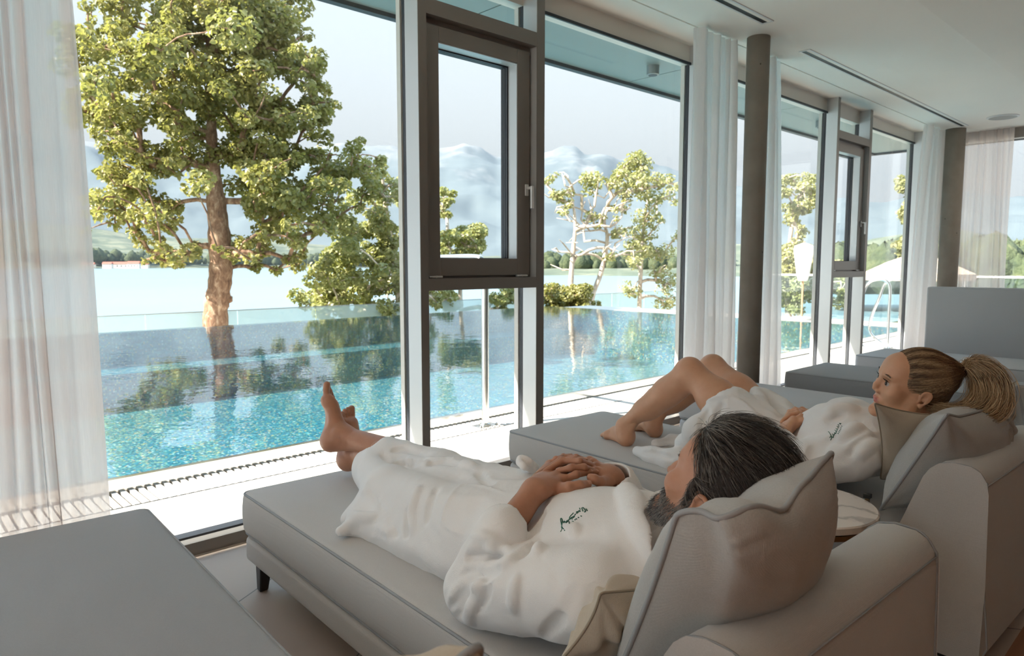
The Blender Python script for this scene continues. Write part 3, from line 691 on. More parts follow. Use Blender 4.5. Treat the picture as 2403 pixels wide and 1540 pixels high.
def grow(name, label, D, trunk, blobs, nl, leaf, lmat, bmat, spread=.5, seed=1, extra=None, rmin=.008, drop=.0, group=None, tilt=.0, crown_density=1.0, rt=1.0, shell=.6, zfix=None, cr=.20, bare=()):
    """trunk: [(px,py,radius_px)], blobs: [(px,py,r_px,n)] - the crown as seen, set at distance D with true depth"""
    rg = np.random.default_rng(seed)
    def P(x, y, off=0.):
        r = ray(x, y); hl = math.hypot(r[0], r[1]); k = (D+off)/hl; return CAM+r*k
    s = D/FPX*1.04
    T = [P(x, y) for x, y, _ in trunk]; TR = [r*s for _, _, r in trunk]
    if zfix is not None: T[0][2] = zfix
    Ts = catmull(T, 6); TRs = np.interp(np.linspace(0, len(T)-1, len(Ts)), range(len(T)), TR)
    nodes = [np.array(p) for p in Ts]; par = [-1]+list(range(len(Ts)-1)); isT = len(Ts)
    cl = []
    for (x, y, r, n) in blobs:
        for _ in range(int(n*1.9+.5)):
            a = rg.uniform(0, 2*math.pi); q = r*math.sqrt(rg.uniform(0, 1)); cx_ = x+q*math.cos(a); cy_ = y+q*math.sin(a)
            cl.append((P(cx_, cy_, rg.normal(0, 1)*spread), (cr*r+4)*s*rg.uniform(.6, 1.3)))
    top = np.array(Ts[-1]); ax = np.array([p for p in Ts])
    for (x, y, r, n) in bare:
        for _ in range(n):
            a = rg.uniform(0, 2*math.pi); q = r*math.sqrt(rg.uniform(0, 1)); cl.append((P(x+q*math.cos(a), y+q*math.sin(a), rg.normal(0, 1)*spread), 0.))
    cl.sort(key=lambda c: min(np.linalg.norm(ax-c[0], axis=1)))
    ends = []; N = np.array(nodes)
    depth = [0]*len(nodes)
    for c, rr in cl:
        N = np.array(nodes); d = np.linalg.norm(N-c, axis=1); up = np.maximum(0, N[:, 2]-c[2]); cost = d+1.3*up*(1-.3)
        cost[:max(1, int(isT*.25))] += 9
        b = int(np.argmin(cost)); L = d[b]; k = max(1, int(L/(.22*D/20)))
        p0 = nodes[b]; prev = b
        for q in range(1, k+1):
            f = q/k; p = p0*(1-f)+c*f; p = p+np.array([0, 0, .10*L*math.sin(f*math.pi)])+rg.normal(0, .02*L, 3)*(1 if q < k else 0)
            nodes.append(p); par.append(prev); prev = len(nodes)-1
        ends.append((prev, c, rr))
    n = len(nodes); load = np.zeros(n)
    for e, _, _ in ends: load[e] += 1
    for i in range(n-1, 0, -1):
        if par[i] >= 0: load[par[i]] += load[i]
    rad = rmin+.0105*D/20*np.power(np.maximum(load, .3), .55)*rt
    root = thing(name, label, 'tree', (T[0][0], T[0][1], T[0][2]), group=group)
    tb = MB(); nT = len(Ts)
    rr_ = [TRs[i]*(1+.045*math.sin(i*2.1)+.03*math.sin(i*5.3)) for i in range(nT)]
    tb.tube(Ts, rr_, 18)
    if extra:
        for (x, y, r, dx, dy) in extra: tb.tube([P(x, y), P(x+dx*.6, y+dy*.6), P(x+dx, y+dy)], [r*s, r*s*.9, r*s*.55], 10)
    tb.build('trunk', bmat, root, smooth=True)
    kids = {}
    for i in range(nT, n): kids.setdefault(par[i], []).append(i)
    bb = MB()
    def run(st, par_):
        chain = [par_, st]; 
        while True:
            ks = kids.get(chain[-1], [])
            if not ks: break
            ks = sorted(ks, key=lambda k_: -load[k_])
            for k_ in ks[1:]: todo.append((k_, chain[-1]))
            chain.append(ks[0])
        pts = [nodes[k_] for k_ in chain]; rs = [min(rad[st], rad[chain[0]] if chain[0] >= nT else 9)]+[rad[k_] for k_ in chain[1:]]
        rs[-1] = rs[-1]*.4; bb.tube(pts, rs, 6)
    todo = [(k_, p_) for p_ in range(nT) for k_ in kids.get(p_, [])]
    while todo:
        st, pr = todo.pop(); run(st, pr)
    bb.build('branches', bmat, root, smooth=True)
    # leaves: folded two-triangle-pair blades gathered round each branch end
    C = np.array([c for _, c, _ in ends]); R = np.array([r for _, _, r in ends]); w = R**2; w = w/w.sum()
    idx = rg.choice(len(C), nl, p=w); dr = rg.normal(0, 1, (nl, 3)); dr /= np.linalg.norm(dr, axis=1)[:, None]
    q = rg.uniform(0, 1, nl)**(1/3)*(1-shell)+shell*rg.uniform(.75, 1.05, nl)
    pos = C[idx]+dr*(R[idx]*q)[:, None]*np.array([1, 1, .72])
    sz = leaf*rg.uniform(.6, 1.25, nl)
    nrm = dr*.6+rg.normal(0, .55, (nl, 3))+np.array([0, 0, .75]); nrm /= np.linalg.norm(nrm, axis=1)[:, None]
    ax_ = np.cross(nrm, rg.normal(0, 1, (nl, 3))); ax_ /= np.linalg.norm(ax_, axis=1)[:, None]; ax_ += np.array([0, 0, -.35]); ax_ /= np.linalg.norm(ax_, axis=1)[:, None]
    sd = np.cross(nrm, ax_); sd /= np.linalg.norm(sd, axis=1)[:, None]; nn = np.cross(ax_, sd)
    a = sz[:, None]
    pts = [pos-ax_*a*.5, pos+sd*a*.42-ax_*a*.1+nn*a*.13, pos+sd*a*.26+ax_*a*.32+nn*a*.06, pos+ax_*a*.62-nn*a*.12, pos-sd*a*.26+ax_*a*.32+nn*a*.06, pos-sd*a*.42-ax_*a*.1+nn*a*.13]
    V = np.stack(pts, 1).reshape(-1, 3); b6 = np.arange(nl)*6
    F = np.concatenate([np.stack([b6, b6+1, b6+2, b6+3], 1), np.stack([b6, b6+3, b6+4, b6+5], 1)])
    me = np_mesh('foliage', V, F); at_ = me.attributes.new('tint', 'FLOAT', 'POINT')
    tint = np.clip(.5+.25*vnoise(pos, .8, 5)+rg.normal(0, .22, nl), 0, 1); at_.data.foreach_set('value', np.repeat(tint, 6).astype(np.float32))
    link_mesh('foliage', me, lmat, root, smooth=False)
    return root
# the large tree: crown outline read off the photograph
blobsA = [(470, 40, 95, 10), (360, 55, 85, 8), (250, 50, 60, 4), (200, 120, 70, 8), (300, 140, 90, 10), (420, 140, 90, 10), (560, 60, 90, 9), (640, 80, 75, 8), (700, 120, 55, 7),
          (215, 215, 60, 8), (190, 265, 40, 5), (330, 240, 85, 9), (450, 250, 85, 9), (560, 200, 95, 10), (660, 210, 90, 11), (730, 200, 45, 6), (250, 320, 60, 5), (290, 330, 70, 6), (400, 340, 80, 8), (600, 320, 95, 11), (700, 310, 80, 10), (775, 265, 32, 5),
          (330, 420, 75, 8), (260, 440, 55, 7), (225, 480, 35, 4), (420, 430, 60, 5), (620, 420, 90, 11), (720, 400, 85, 11), (800, 390, 50, 7), (850, 370, 40, 5), (830, 430, 55, 7),
          (340, 490, 60, 5), (350, 555, 40, 4), (300, 505, 45, 4), (420, 560, 55, 5), (390, 600, 35, 4), (620, 500, 80, 8), (720, 490, 70, 8), (790, 500, 45, 5), (600, 570, 60, 7), (670, 585, 60, 7), (540, 590, 35, 4), (700, 610, 30, 3), (205, 540, 8, 1), (355, 610, 20, 2), (755, 545, 25, 3), (500, 130, 110, 6), (500, 300, 110, 5), (480, 20, 120, 6), (560, -40, 160, 14), (380, -40, 120, 9)]
grow('plane_tree', 'large broad leafy tree with a thick pale-brown trunk behind the glass balustrade', 18.3,
     [(512, 860, 27), (506, 765, 25), (511, 700, 24), (518, 640, 23), (515, 560, 22), (508, 480, 19), (500, 400, 14), (497, 330, 11), (495, 240, 8), (490, 120, 5.5), (488, 0, 3.5), (486, -90, 2)],
     blobsA, 60000, .112, M['leaf_plane'], M['bark'], spread=1.15, seed=5, extra=[(500, 748, 15, -22, 6), (502, 712, 9, -22, -4), (530, 702, 10, 16, 0), (528, 672, 7, 12, -2)], zfix=-3.2, rt=.85, cr=.27, shell=.35)
blobsB = [(880, 390, 35, 5), (900, 440, 40, 6), (850, 500, 50, 7), (800, 560, 50, 7), (900, 560, 50, 8), (860, 620, 60, 9), (780, 640, 55, 8), (920, 640, 45, 8), (730, 690, 40, 6), (820, 700, 60, 9), (900, 710, 50, 8), (960, 600, 60, 8), (980, 690, 50, 7), (1040, 700, 30, 4), (960, 480, 50, 5), (770, 735, 50, 5), (880, 760, 50, 5), (940, 420, 35, 4)]
grow('leafy_tree', 'yellow-green bushy tree leaning behind the big window post', 22., [(945, 850, 11), (940, 740, 9), (928, 640, 8), (915, 560, 6), (905, 480, 4.5), (895, 400, 3)], blobsB, 22000, .115, M['leaf_bush'], M['bark_pale'], spread=1.0, seed=8, zfix=-3.2, cr=.32, shell=.3)
blobsC = [(1048, 465, 18, 3), (1035, 500, 15, 2), (1100, 560, 32, 6), (1060, 580, 30, 4), (1040, 590, 25, 3), (1120, 580, 18, 3), (1050, 700, 28, 5), (1185, 690, 26, 6), (1210, 700, 20, 4), (1170, 715, 18, 3)]
grow('leafy_tree', 'darker young tree seen through the opening sash and under it', 24., [(1090, 860, 7), (1085, 760, 6), (1080, 690, 5), (1085, 620, 4), (1092, 575, 3)], blobsC, 7500, .11, M['leaf_bush'], M['bark_pale'], spread=.7, seed=12, zfix=-3.2, cr=.45, shell=.2)
BARE = [(1310, 440, 40, 9), (1350, 500, 50, 10), (1400, 560, 60, 12), (1460, 560, 50, 8), (1320, 600, 40, 8), (1440, 470, 50, 8)]; BARE2 = [(1520, 560, 60, 14), (1500, 660, 45, 8), (1570, 640, 40, 7)]
blobsD = [(1345, 480, 10, 2), (1325, 490, 10, 2), (1395, 505, 16, 3), (1405, 520, 14, 3), (1450, 500, 16, 3), (1390, 430, 25, 3), (1480, 400, 30, 5), (1500, 385, 24, 4), (1455, 425, 26, 4), (1520, 420, 26, 4), (1560, 430, 20, 3), (1600, 435, 14, 3), (1430, 600, 14, 3), (1420, 590, 12, 2), (1460, 480, 18, 2), (1310, 600, 18, 2), (1300, 560, 15, 2), (1350, 540, 30, 2), (1530, 500, 25, 3)]
grow('sparse_tree', 'thin pale-branched tree with sparse leaves in the middle pane', 26., [(1345, 850, 7.5), (1342, 740, 6.5), (1340, 660, 6), (1345, 590, 5), (1350, 530, 3.5), (1345, 480, 2.6), (1335, 440, 1.6)], blobsD[:6]+[(1310, 460, 25, 3), (1300, 420, 20, 2)], 900, .13, M['leaf_pale'], M['bark_pale'], spread=.5, seed=15, rt=.95, cr=.5, shell=.1, zfix=-3.2, bare=BARE)
grow('sparse_tree', 'leaning pale tree with tufts of leaves right of centre in the middle pane', 26.5, [(1370, 850, 8), (1385, 720, 6), (1410, 640, 5.5), (1425, 560, 4), (1418, 520, 3), (1430, 470, 2.4)], blobsD[6:13]+[(1450, 540, 20, 3), (1480, 450, 30, 4), (1500, 590, 25, 2)], 2300, .13, M['leaf_pale'], M['bark_pale'], spread=.6, seed=16, rt=.95, cr=.5, shell=.1, zfix=-3.2, bare=BARE)
blobsE = [(1520, 520, 28, 4), (1500, 560, 25, 4), (1540, 590, 30, 4), (1560, 640, 26, 4), (1480, 680, 22, 3), (1560, 700, 26, 4), (1530, 470, 22, 3), (1590, 560, 20, 2), (1480, 610, 20, 2), (1580, 460, 18, 3)]
grow('sparse_tree', 'pale slender tree with wispy leaves at the right of the middle pane', 28., [(1500, 850, 6), (1500, 735, 5), (1503, 650, 4.6), (1507, 580, 4), (1512, 520, 3), (1520, 470, 2)], blobsE, 2600, .12, M['leaf_pale'], M['bark_pale'], spread=.6, seed=18, rt=.95, cr=.6, shell=.1, zfix=-3.2, bare=BARE2)
blobsF = [(1300, 690, 24, 7), (1330, 700, 24, 7), (1365, 695, 24, 7), (1290, 720, 24, 6), (1345, 730, 28, 7), (1385, 720, 18, 4)]
grow('leafy_bush', 'dense green bush at the foot of the sparse trees by the pool corner', 24.5, [(1340, 850, 4), (1338, 740, 3), (1336, 715, 2)], blobsF, 8000, .10, M['leaf_plane'], M['bark'], spread=.6, seed=21, zfix=-3.2, cr=.5, shell=.2)
blobsG = [(1850, 440, 25, 5), (1860, 500, 25, 4), (1895, 430, 22, 5), (1905, 470, 20, 4), (1880, 480, 20, 3), (1885, 540, 16, 3), (1860, 620, 30, 8), (1850, 590, 28, 7), (1900, 600, 25, 6), (1850, 660, 35, 9), (1890, 660, 30, 8), (1920, 620, 20, 5), (1870, 700, 35, 8), (1930, 680, 25, 5), (1970, 640, 25, 5), (1975, 700, 25, 5)]
grow('leafy_tree', 'pale green tree beyond the pool, seen right of the concrete column', 30., [(1850, 850, 9), (1850, 720, 7), (1852, 600, 5), (1860, 520, 3.5), (1875, 460, 2)], blobsG, 15000, .12, M['leaf_pale'], M['bark_pale'], spread=.9, seed=24, zfix=-2.5, cr=.4, shell=.2)
grow('leafy_tree', 'yellow-green tree edge just left of the far white curtain', 24., [(2135, 850, 8), (2130, 700, 6), (2128, 560, 4), (2130, 450, 3)], [(2125, 430, 18, 4), (2135, 500, 20, 5), (2130, 580, 22, 5), (2140, 640, 20, 4), (2160, 480, 30, 6), (2170, 580, 30, 6)], 6500, .11, M['leaf_pale'], M['bark_pale'], spread=.6, seed=25, zfix=-.5, cr=.5, shell=.2)
# parasols, loungers and railing on the far terrace
plain('parasol_white', (238, 232, 222), .9); plain('parasol_beige', (224, 196, 168), .9); plain('wood_pole', (186, 140, 98), .6)
c = at(1884, 660, X=15.6); r = thing('closed_parasol', 'closed white parasol standing on the far terrace', 'parasol', (c[0], c[1], ZD))
zt = at(1884, 577, X=15.6)[2]; zb_ = at(1884, 659, X=15.6)[2]
MB().lathe([(.02, 0), (.02, zt-ZD+.1)], (c[0], c[1], ZD), 12).build('pole', M['wood_pole'], r)
MB().lathe([(.10, 0), (.14, .15), (.22, (zt-zb_)*.9), (.20, zt-zb_), (.03, zt-zb_+.06)], (c[0], c[1], zb_), 9).build('canopy', M['parasol_white'], r)
MB().lathe([(.28, 0), (.28, .05), (.06, .08)], (c[0], c[1], ZD), 24).build('base', M['sill_grey'], r)
c = at(2150, 640, X=14.9); r = thing('open_parasol', 'open beige parasol beside the far white curtain', 'parasol', (c[0], c[1], ZD)); zt = at(2150, 606, X=14.9)[2]
MB().lathe([(.025, 0), (.025, zt-ZD)], (c[0], c[1], ZD), 12).build('pole', M['wood_pole'], r)
MB().lathe([(1.0, -.12), (1.0, 0), (.55, .22), (.02, .42)], (c[0], c[1], zt-.3), 8).build('canopy', M['parasol_beige'], r)
MB().lathe([(.28, 0), (.28, .05), (.06, .08)], (c[0], c[1], ZD), 24).build('base', M['sill_grey'], r)
# terrace railing at the far side of the deck (glass with a pale top rail)
r = thing('terrace_railing', 'low clear glass railing with pale top rail beyond the pool, seen past the column', 'railing', (16.2, 8, ZD))
for k in range(5): MB().box(16.2, 16.212, -2+k*2., -.02+k*2., .05, .98).build('glass_panel', M['rail_clear'], r)
MB().box(16.18, 16.23, -2, 8.04, .98, 1.02).build('top_rail', M['outer_cap'], r)
for k in range(6): MB().box(16.2, 16.24, -2.02+k*2., -1.98+k*2., 0, .98).build('post', M['sill_grey'], r)
r = thing('slatted_railing', 'grey slatted railing outside the end wall, beyond the high backrest', 'railing', (14.5, 0, ZD))
MB().box(14.48, 14.53, -4, 2.6, 1.02, 1.06).build('top_rail', M['sill_grey'], r)
for k in range(44): MB().box(14.49, 14.52, -4+k*.15, -3.97+k*.15, 0, 1.02).build('slat', M['outer_cap'], r)
# ================================================================== upholstered furniture
fabric('sofa_grey', (208, 209, 211), (186, 187, 189)); fabric('sofa_warm', (208, 206, 203), (184, 182, 179)); fabric('cushion_grey', (192, 192, 190), (160, 160, 158), 700, .22)
fabric('cushion_beige', (208, 196, 178), (184, 172, 154), 900); fabric('sofa_dark', (168, 172, 176), (146, 150, 154))
plain('piping', (158, 161, 164), .9, bump=.4, bscale=600); plain('piping_beige', (160, 148, 130), .9)
t = NT('marble'); o = t.obj()
vn = t.n('ShaderNodeTexWave', {'Vector': t.map(o, rot=(0, 0, .7)), 'Scale': 2.2, 'Distortion': 14., 'Detail': 5., 'Detail Scale': 1.6}).outputs['Fac']
M['marble'] = t.done(t.pbr(t.mix(t.math('MULTIPLY', t.ramp(vn, [(0, (1, 1, 1, 1)), (.12, (.2, .2, .2, 1)), (.3, (0, 0, 0, 1))]), .6), S((226, 219, 212)), S((150, 145, 142))), .22))
def rounded_slab(x0, x1, y0, y1, z0, z1, r, crown=0., nx=22, ny=40, wob=0., seed=0):
    """box with softly rounded corners in plan and edges, its top slightly crowned, returned as an MB"""
    mb = MB(); w, d = (x1-x0)/2, (y1-y0)/2; cx_, cy_ = (x0+x1)/2, (y0+y1)/2; ring = []
    n = 6; rc = r*1.6
    for (sx, sy, a0) in ((1, 1, 0), (-1, 1, 90), (-1, -1, 180), (1, -1, 270)):
        for k in range(n+1):
            a = math.radians(a0+90*k/n); ring.append((cx_+sx*(w-rc)+rc*math.cos(a), cy_+sy*(d-rc)+rc*math.sin(a)))
    # densify the straight runs
    R2 = []
    for i in range(len(ring)):
        a, b = np.array(ring[i]), np.array(ring[(i+1) % len(ring)]); L = np.linalg.norm(b-a); k = max(1, int(L/.06))
        for q in range(k): R2.append(a+(b-a)*q/k)
    ring = np.array(R2); m = len(ring); c = np.array([cx_, cy_])
    prof = [(-r, 0, 0)]+[(-r+r*math.sin(a), z0+r-r*math.cos(a), 1) for a in np.linspace(0, math.pi/2, 4)]+[(0, z0+(z1-z0)*q, 1) for q in (.35, .5, .65)]+[(-r+r*math.cos(a), z1-r+r*math.sin(a), 1) for a in np.linspace(0, math.pi/2, 5)]
    prof = prof[1:]
    nrm = np.zeros_like(ring)
    for i in range(m):
        t_ = ring[(i+1) % m]-ring[i-1]; nrm[i] = np.array([t_[1], -t_[0]])/np.linalg.norm(t_)
    V = []
    for (o_, z, _) in prof:
        for i in range(m):
            bul = (.006*math.sin(math.pi*(z-z0)/(z1-z0)) if crown else 0)+wob*float(vnoise(np.array([[ring[i][0], ring[i][1], z]]), 9, seed)[0])
            V.append((*(ring[i]+nrm[i]*(o_+bul)), z))
    F = []
    for q in range(len(prof)-1):
        for i in range(m): j = (i+1) % m; F.append((q*m+i, q*m+j, (q+1)*m+j, (q+1)*m+i))
    # top: shrinking rings with a crown
    base = (len(prof)-1)*m; last = base; K = 9
    for q in range(1, K+1):
        s_ = 1-q/K*.999; rr = (ring+nrm*(-r)-c)
        for i in range(m):
            p = c+rr[i]*s_; zz = z1+crown*(1-s_**2.2)+wob*1.6*float(vnoise(np.array([[p[0], p[1], 0]]), 5, seed+3)[0])*(1-s_)
            V.append((p[0], p[1], zz))
        nb = len(V)-m
        for i in range(m): j = (i+1) % m; F.append((last+i, last+j, nb+j, nb+i))
        last = nb
    F.append(tuple(range(m-1, -1, -1)))
    mb.add(V, F); mb.ring = ring; mb.nrm = nrm; return mb
CH_W = .755; CH_L = 2.14
def chaise(fx, fy, rz, label, mat='sofa_grey', back=True, group='grey day loungers in a row facing the window', width=CH_W, short=None, ztop=.398):
    """fx, fy: the foot-end left corner; the lounger runs towards -y"""
    t = thing('chaise_longue', label, 'lounger', (fx, fy, 0), rz, group); PARENT_INV[t.name] = False
    L = short or CH_L-.16; W = width; m = M[mat]
    b = rounded_slab(.002, W-.002, -L, -.004, .115, .215, .022, wob=.0015, seed=3); b.build('base', m, t, smooth=True)
    mt = rounded_slab(0, W, -L, 0, .222, ztop-.012, .022, crown=.014, wob=.0022, seed=int(fx*10)); mo = mt.build('mattress', m, t, smooth=True)
    for z_, o_ in ((ztop-.020, -.003), (.226, -.006)):
        pts = [(*(p+n_*o_), z_) for p, n_ in zip(mt.ring, mt.nrm)]
        MB().tube(pts, .0042, 6, closed=True).build('piping', M['piping'], mo, smooth=True)
    for (lx, ly) in ((.055, -.07), (W-.055, -.07), (.055, -CH_L+.1), (W-.055, -CH_L+.1)):
        if short and ly < -1: continue
        lg = MB(); sx = 1 if lx < W/2 else -1
        lg.add([(lx-.026, ly-.026, .12), (lx+.026, ly-.026, .12), (lx+.026, ly+.026, .12), (lx-.026, ly+.026, .12),
                (lx-.017-.008*sx, ly-.017+.006, 0), (lx+.017-.008*sx, ly-.017+.006, 0), (lx+.017-.008*sx, ly+.017+.006, 0), (lx-.017-.008*sx, ly+.017+.006, 0)],
               [(0, 1, 2, 3), (7, 6, 5, 4), (0, 4, 5, 1), (1, 5, 6, 2), (2, 6, 7, 3), (3, 7, 4, 0)])
        lg.build('leg', M['dark_leg'], t, bevel=.006)
    if back:
        y = -CH_L
        prof = [(y+.30, .215), (y+.30, .06), (y+.0, .06), (y-.006, .30), (y, .585), (y+.006, .618), (y+.022, .643), (y+.045, .655), (y+.09, .657), (y+.125, .648), (y+.148, .628), (y+.165, .60), (y+.215, .46), (y+.262, .33)]
        k = MB(); n = len(prof)
        xs_ = [-.006, .006, W*.25, W*.5, W*.75, W-.006, W+.006]
        V = []; F = []
        cy_, cz_ = y+.11, .36
        for i, x in enumerate(xs_):
            sc = .985 if i in (0, 6) else 1.0
            for (yy, zz) in prof: V.append((x, cy_+(yy-cy_)*sc, cz_+(zz-cz_)*sc))
        for i in range(6):
            for j in range(n): j2 = (j+1) % n; F.append((i*n+j, i*n+j2, (i+1)*n+j2, (i+1)*n+j))
        F += [tuple(range(n)), tuple(6*n+j for j in range(n-1, -1, -1))]
        k.add(V, [tuple(reversed(f)) for f in F]); bo = k.build('backrest', m, t, bevel=.006)
        for x in (-.0015, W+.0015):
            pts = [(x, cy_+(yy-cy_)*.996, cz_+(zz-cz_)*.996) for yy, zz in prof[1:]]
            MB().tube(catmull(pts, 3), .0028, 6).build('seam', M['piping'], bo, smooth=True)
        MB().tube([(.002, y+.0015, .606), (W-.002, y+.0015, .606)], .002, 6).build('seam', M['piping'], bo, smooth=True)
    return t
chaise(1.022, 2.605, math.radians(-2), 'grey lounger in the foreground carrying the man in a white bathrobe', 'sofa_warm')
chaise(2.432, 2.63, math.radians(-2), 'grey lounger carrying the woman with raised knees', 'sofa_warm')
chaise(3.965, 2.60, math.radians(-.5), 'empty grey lounger directly behind the reclining woman', width=.80)
chaise(5.42, 2.56, 0, 'empty grey lounger, its foot end just left of the woman\'s face', 'sofa_dark', width=.80)
chaise(6.93, 2.58, 0, 'farthest grey lounger in front of the high grey backrest', width=.80)
chaise(-.045, 2.70, math.radians(-2.5), 'darker grey lounger foot filling the lower left corner', 'sofa_dark')
t_ = thing('daybed', 'tall light grey upholstered backrest panel at the far end of the room', 'daybed', (8.1, 1.8, 0)); 
q = at(2175, 673, X=8.0); zt = q[2]
MB().box(8.0, 8.14, .35, q[1], .12, zt).build('backrest', M['sofa_grey'], t_, bevel=.02, seg=3)
MB().box(8.14, 9.0, .35, q[1]-.02, .12, .40).build('seat', M['sofa_grey'], t_, bevel=.03, seg=3)
for (lx, ly) in ((8.06, .45), (8.06, 2.05), (8.9, .45), (8.9, 2.05)): MB().box(lx-.02, lx+.02, ly-.02, ly+.02, 0, .12).build('leg', M['dark_leg'], t_)
# ------------------------------------------------------------------ cushions
def cushion(name, label, c4, T, mat, pmat, tops=None, seed=0, group=None, wr=.006, pipe=.0052, edge=.02, cat='cushion', power=.6, N=54, fold=None, seam=None):
    """c4 = TL, TR, BR, BL seam corners; T half thickness; tops = [(u, dz)] sag of the upper seam"""
    TL, TR, BR, BL = [np.asarray(p, float) for p in c4]
    n0 = unit(np.cross(TR-BL, TL-BR)); up = unit((TL+TR)/2-(BL+BR)/2)
    if n0[1] < 0: n0 = -n0        # front side looks towards the window
    if seam is not None:
        SPT = np.array(seam); cl_ = np.concatenate([[0], np.cumsum(np.linalg.norm(np.diff(SPT[:, :2], axis=0), axis=1))]); SU = cl_/cl_[-1]*2-1; TL, TR = SPT[0], SPT[-1]
    def base(u, v):
        a, b = (u+1)/2, (v+1)/2; p = (BL*(1-a)+BR*a)*(1-b)+(TL*(1-a)+TR*a)*b
        pin = edge*(1-abs(u)**2)*(abs(v)**3)*(-1 if v > 0 else 1)          # edges pulled in between the corners
        p = p+up*pin; p = p+unit(TR-TL)*(edge*(1-abs(v)**2)*(abs(u)**3)*(-1 if u > 0 else 1))
        if seam is not None:
            sp = np.array([np.interp(u, SU, SPT[:, q]) for q in range(3)]); p = p+(sp-(TL*(1-a)+TR*a))*b**2.2
        if tops is not None: p = p+up*np.interp(u, [q[0] for q in tops], [q[1] for q in tops])*max(0, (v+.15)/1.15)**2
        return p
    us = np.sin(np.linspace(-math.pi/2, math.pi/2, N)); V = []; idx = {}
    for s_ in (1, -1):
        for j, v in enumerate(us):
            for i, u in enumerate(us):
                if s_ == -1 and (i in (0, N-1) or j in (0, N-1)): idx[s_, i, j] = idx[1, i, j]; continue
                th = T*((1-abs(u)**2.6)*(1-abs(v)**2.6))**power
                idx[s_, i, j] = len(V); V.append(base(u, v)+n0*s_*th)
    V = np.array(V)
    inner = np.ones(len(V)); 
    nz = vnoise(V, 7, seed)*.5+vnoise(V*np.array([1, 1, 1]), 15, seed+5)*.35
    # creases radiating from corners and from the sagging stretches
    dsp = np.zeros(len(V))
    for C in (TL, TR, BR, BL):
        d = V-C; r = np.linalg.norm(d, axis=1); a = np.arctan2(d@up, d@unit(TR-TL)); dsp += np.sin(a*11+seed)*np.exp(-((r-.09)/.07)**2)*.8
    if tops is not None:
        for u_, dz in tops:
            if dz < -.02:
                C = base(u_, 1); d = V-C; r = np.linalg.norm(d, axis=1); a = np.arctan2(d@up, d@unit(TR-TL)); dsp += np.sin(a*9+u_*5)*np.exp(-((r-.06)/.06)**2)*1.1
    fe = {}
    for s_ in (1, -1):
        for j in range(N):
            for i in range(N):
                e = min(1, min(1-abs(us[i]), 1-abs(us[j]))*6); fe[idx[s_, i, j]] = (e, s_)
    for k_, (e, s_) in fe.items(): V[k_] += n0*s_*e*wr*(nz[k_]+dsp[k_])
    F = []
    for s_ in (1, -1):
        for j in range(N-1):
            for i in range(N-1):
                q = (idx[s_, i, j], idx[s_, i+1, j], idx[s_, i+1, j+1], idx[s_, i, j+1]); F.append(q if s_ == 1 else q[::-1])
    o = link_mesh(name, np_mesh(name, V, F), mat); tag(o, label, cat, group)
    if pipe:
        ring = [idx[1, i, 0] for i in range(N)]+[idx[1, N-1, j] for j in range(1, N)]+[idx[1, i, N-1] for i in range(N-2, -1, -1)]+[idx[1, 0, j] for j in range(N-2, 0, -1)]
        # skip crowded points near the corners
        pts = [V[ring[0]]]
        for k_ in ring[1:]:
            if np.linalg.norm(V[k_]-pts[-1]) > .006: pts.append(V[k_])
        pts = np.array(pts)
        for _ in range(2): pts = (np.roll(pts, 1, 0)+pts*2+np.roll(pts, -1, 0))/4
        MB().tube(list(pts), pipe, 8, closed=True).build('piping', pmat, o, smooth=True)
    return o
MAN_TL = at(1585, 1200, Y=.58); MAN_TR = at(1953, 1062, Y=.56)
cushion('cushion', 'large grey piped cushion propping up the man\'s head', [MAN_TL, MAN_TR, (1.60, .70, .44), (1.00, .80, .42)], .10, M['cushion_grey'], M['piping'],
        None, seam=[at(x, y, Y=yy) for x, y, yy in ((1588, 1206, .600), (1620, 1196, .575), (1651, 1195, .555), (1668, 1204, .54), (1682, 1213, .525), (1698, 1210, .515), (1726, 1196, .505), (1754, 1182, .495), (1778, 1174, .49), (1800, 1178, .485), (1830, 1190, .48), (1850, 1184, .48), (1866, 1152, .48), (1884, 1128, .48), (1905, 1112, .485), (1924, 1088, .49), (1953, 1060, .50))], seed=3, wr=.0045, group='large grey cushions', edge=.012)
WT = at(2222, 972, Y=.60); WR = at(2380, 928, Y=.55)
cushion('cushion', 'large grey piped cushion behind the woman\'s head', [WT, WR, (2.98, .68, .44), (2.42, .80, .44)], .11, M['cushion_grey'], M['piping'],
        [(-1, 0), (-.6, -.02), (-.2, -.02), (.2, -.02), (.6, -.035), (.85, -.02), (1, 0)], seed=8, wr=.009, group='large grey cushions', edge=.012)
cushion('cushion', 'beige cushion tucked under the man\'s shoulder, beside the big grey cushion', [at(1408, 1392, Y=.80), (1.42, .70, .585), (1.45, .92, .44), at(1305, 1560, Y=.86)], .062, M['cushion_beige'], M['piping_beige'], None, seed=5, pipe=.0028, wr=.010, group='beige cushions')
cushion('cushion', 'beige cushion standing at the woman\'s neck in front of the grey one', [at(2052, 946, Y=.80), at(2245, 972, Y=.66), at(2215, 1150, Y=.71), at(2066, 1125, Y=.85)], .042, M['cushion_beige'], M['piping_beige'], None, seed=11, pipe=.0026, wr=.009, group='beige cushions')
cushion('cushion', 'small beige cushion on the next lounger behind the ponytail', [at(2325, 905, X=3.9), at(2388, 893, X=4.25), (4.40, .80, .44), (3.95, .86, .44)], .06, M['cushion_beige'], M['piping_beige'], None, seed=14, pipe=.0026)
cushion('cushion', 'pale grey cushion at the right edge of the photo behind the beige one', [at(2385, 905, X=4.0), at(2460, 888, X=4.4), (4.50, .62, .44), (4.0, .70, .44)], .10, M['cushion_grey'], M['piping'], None, seed=15)
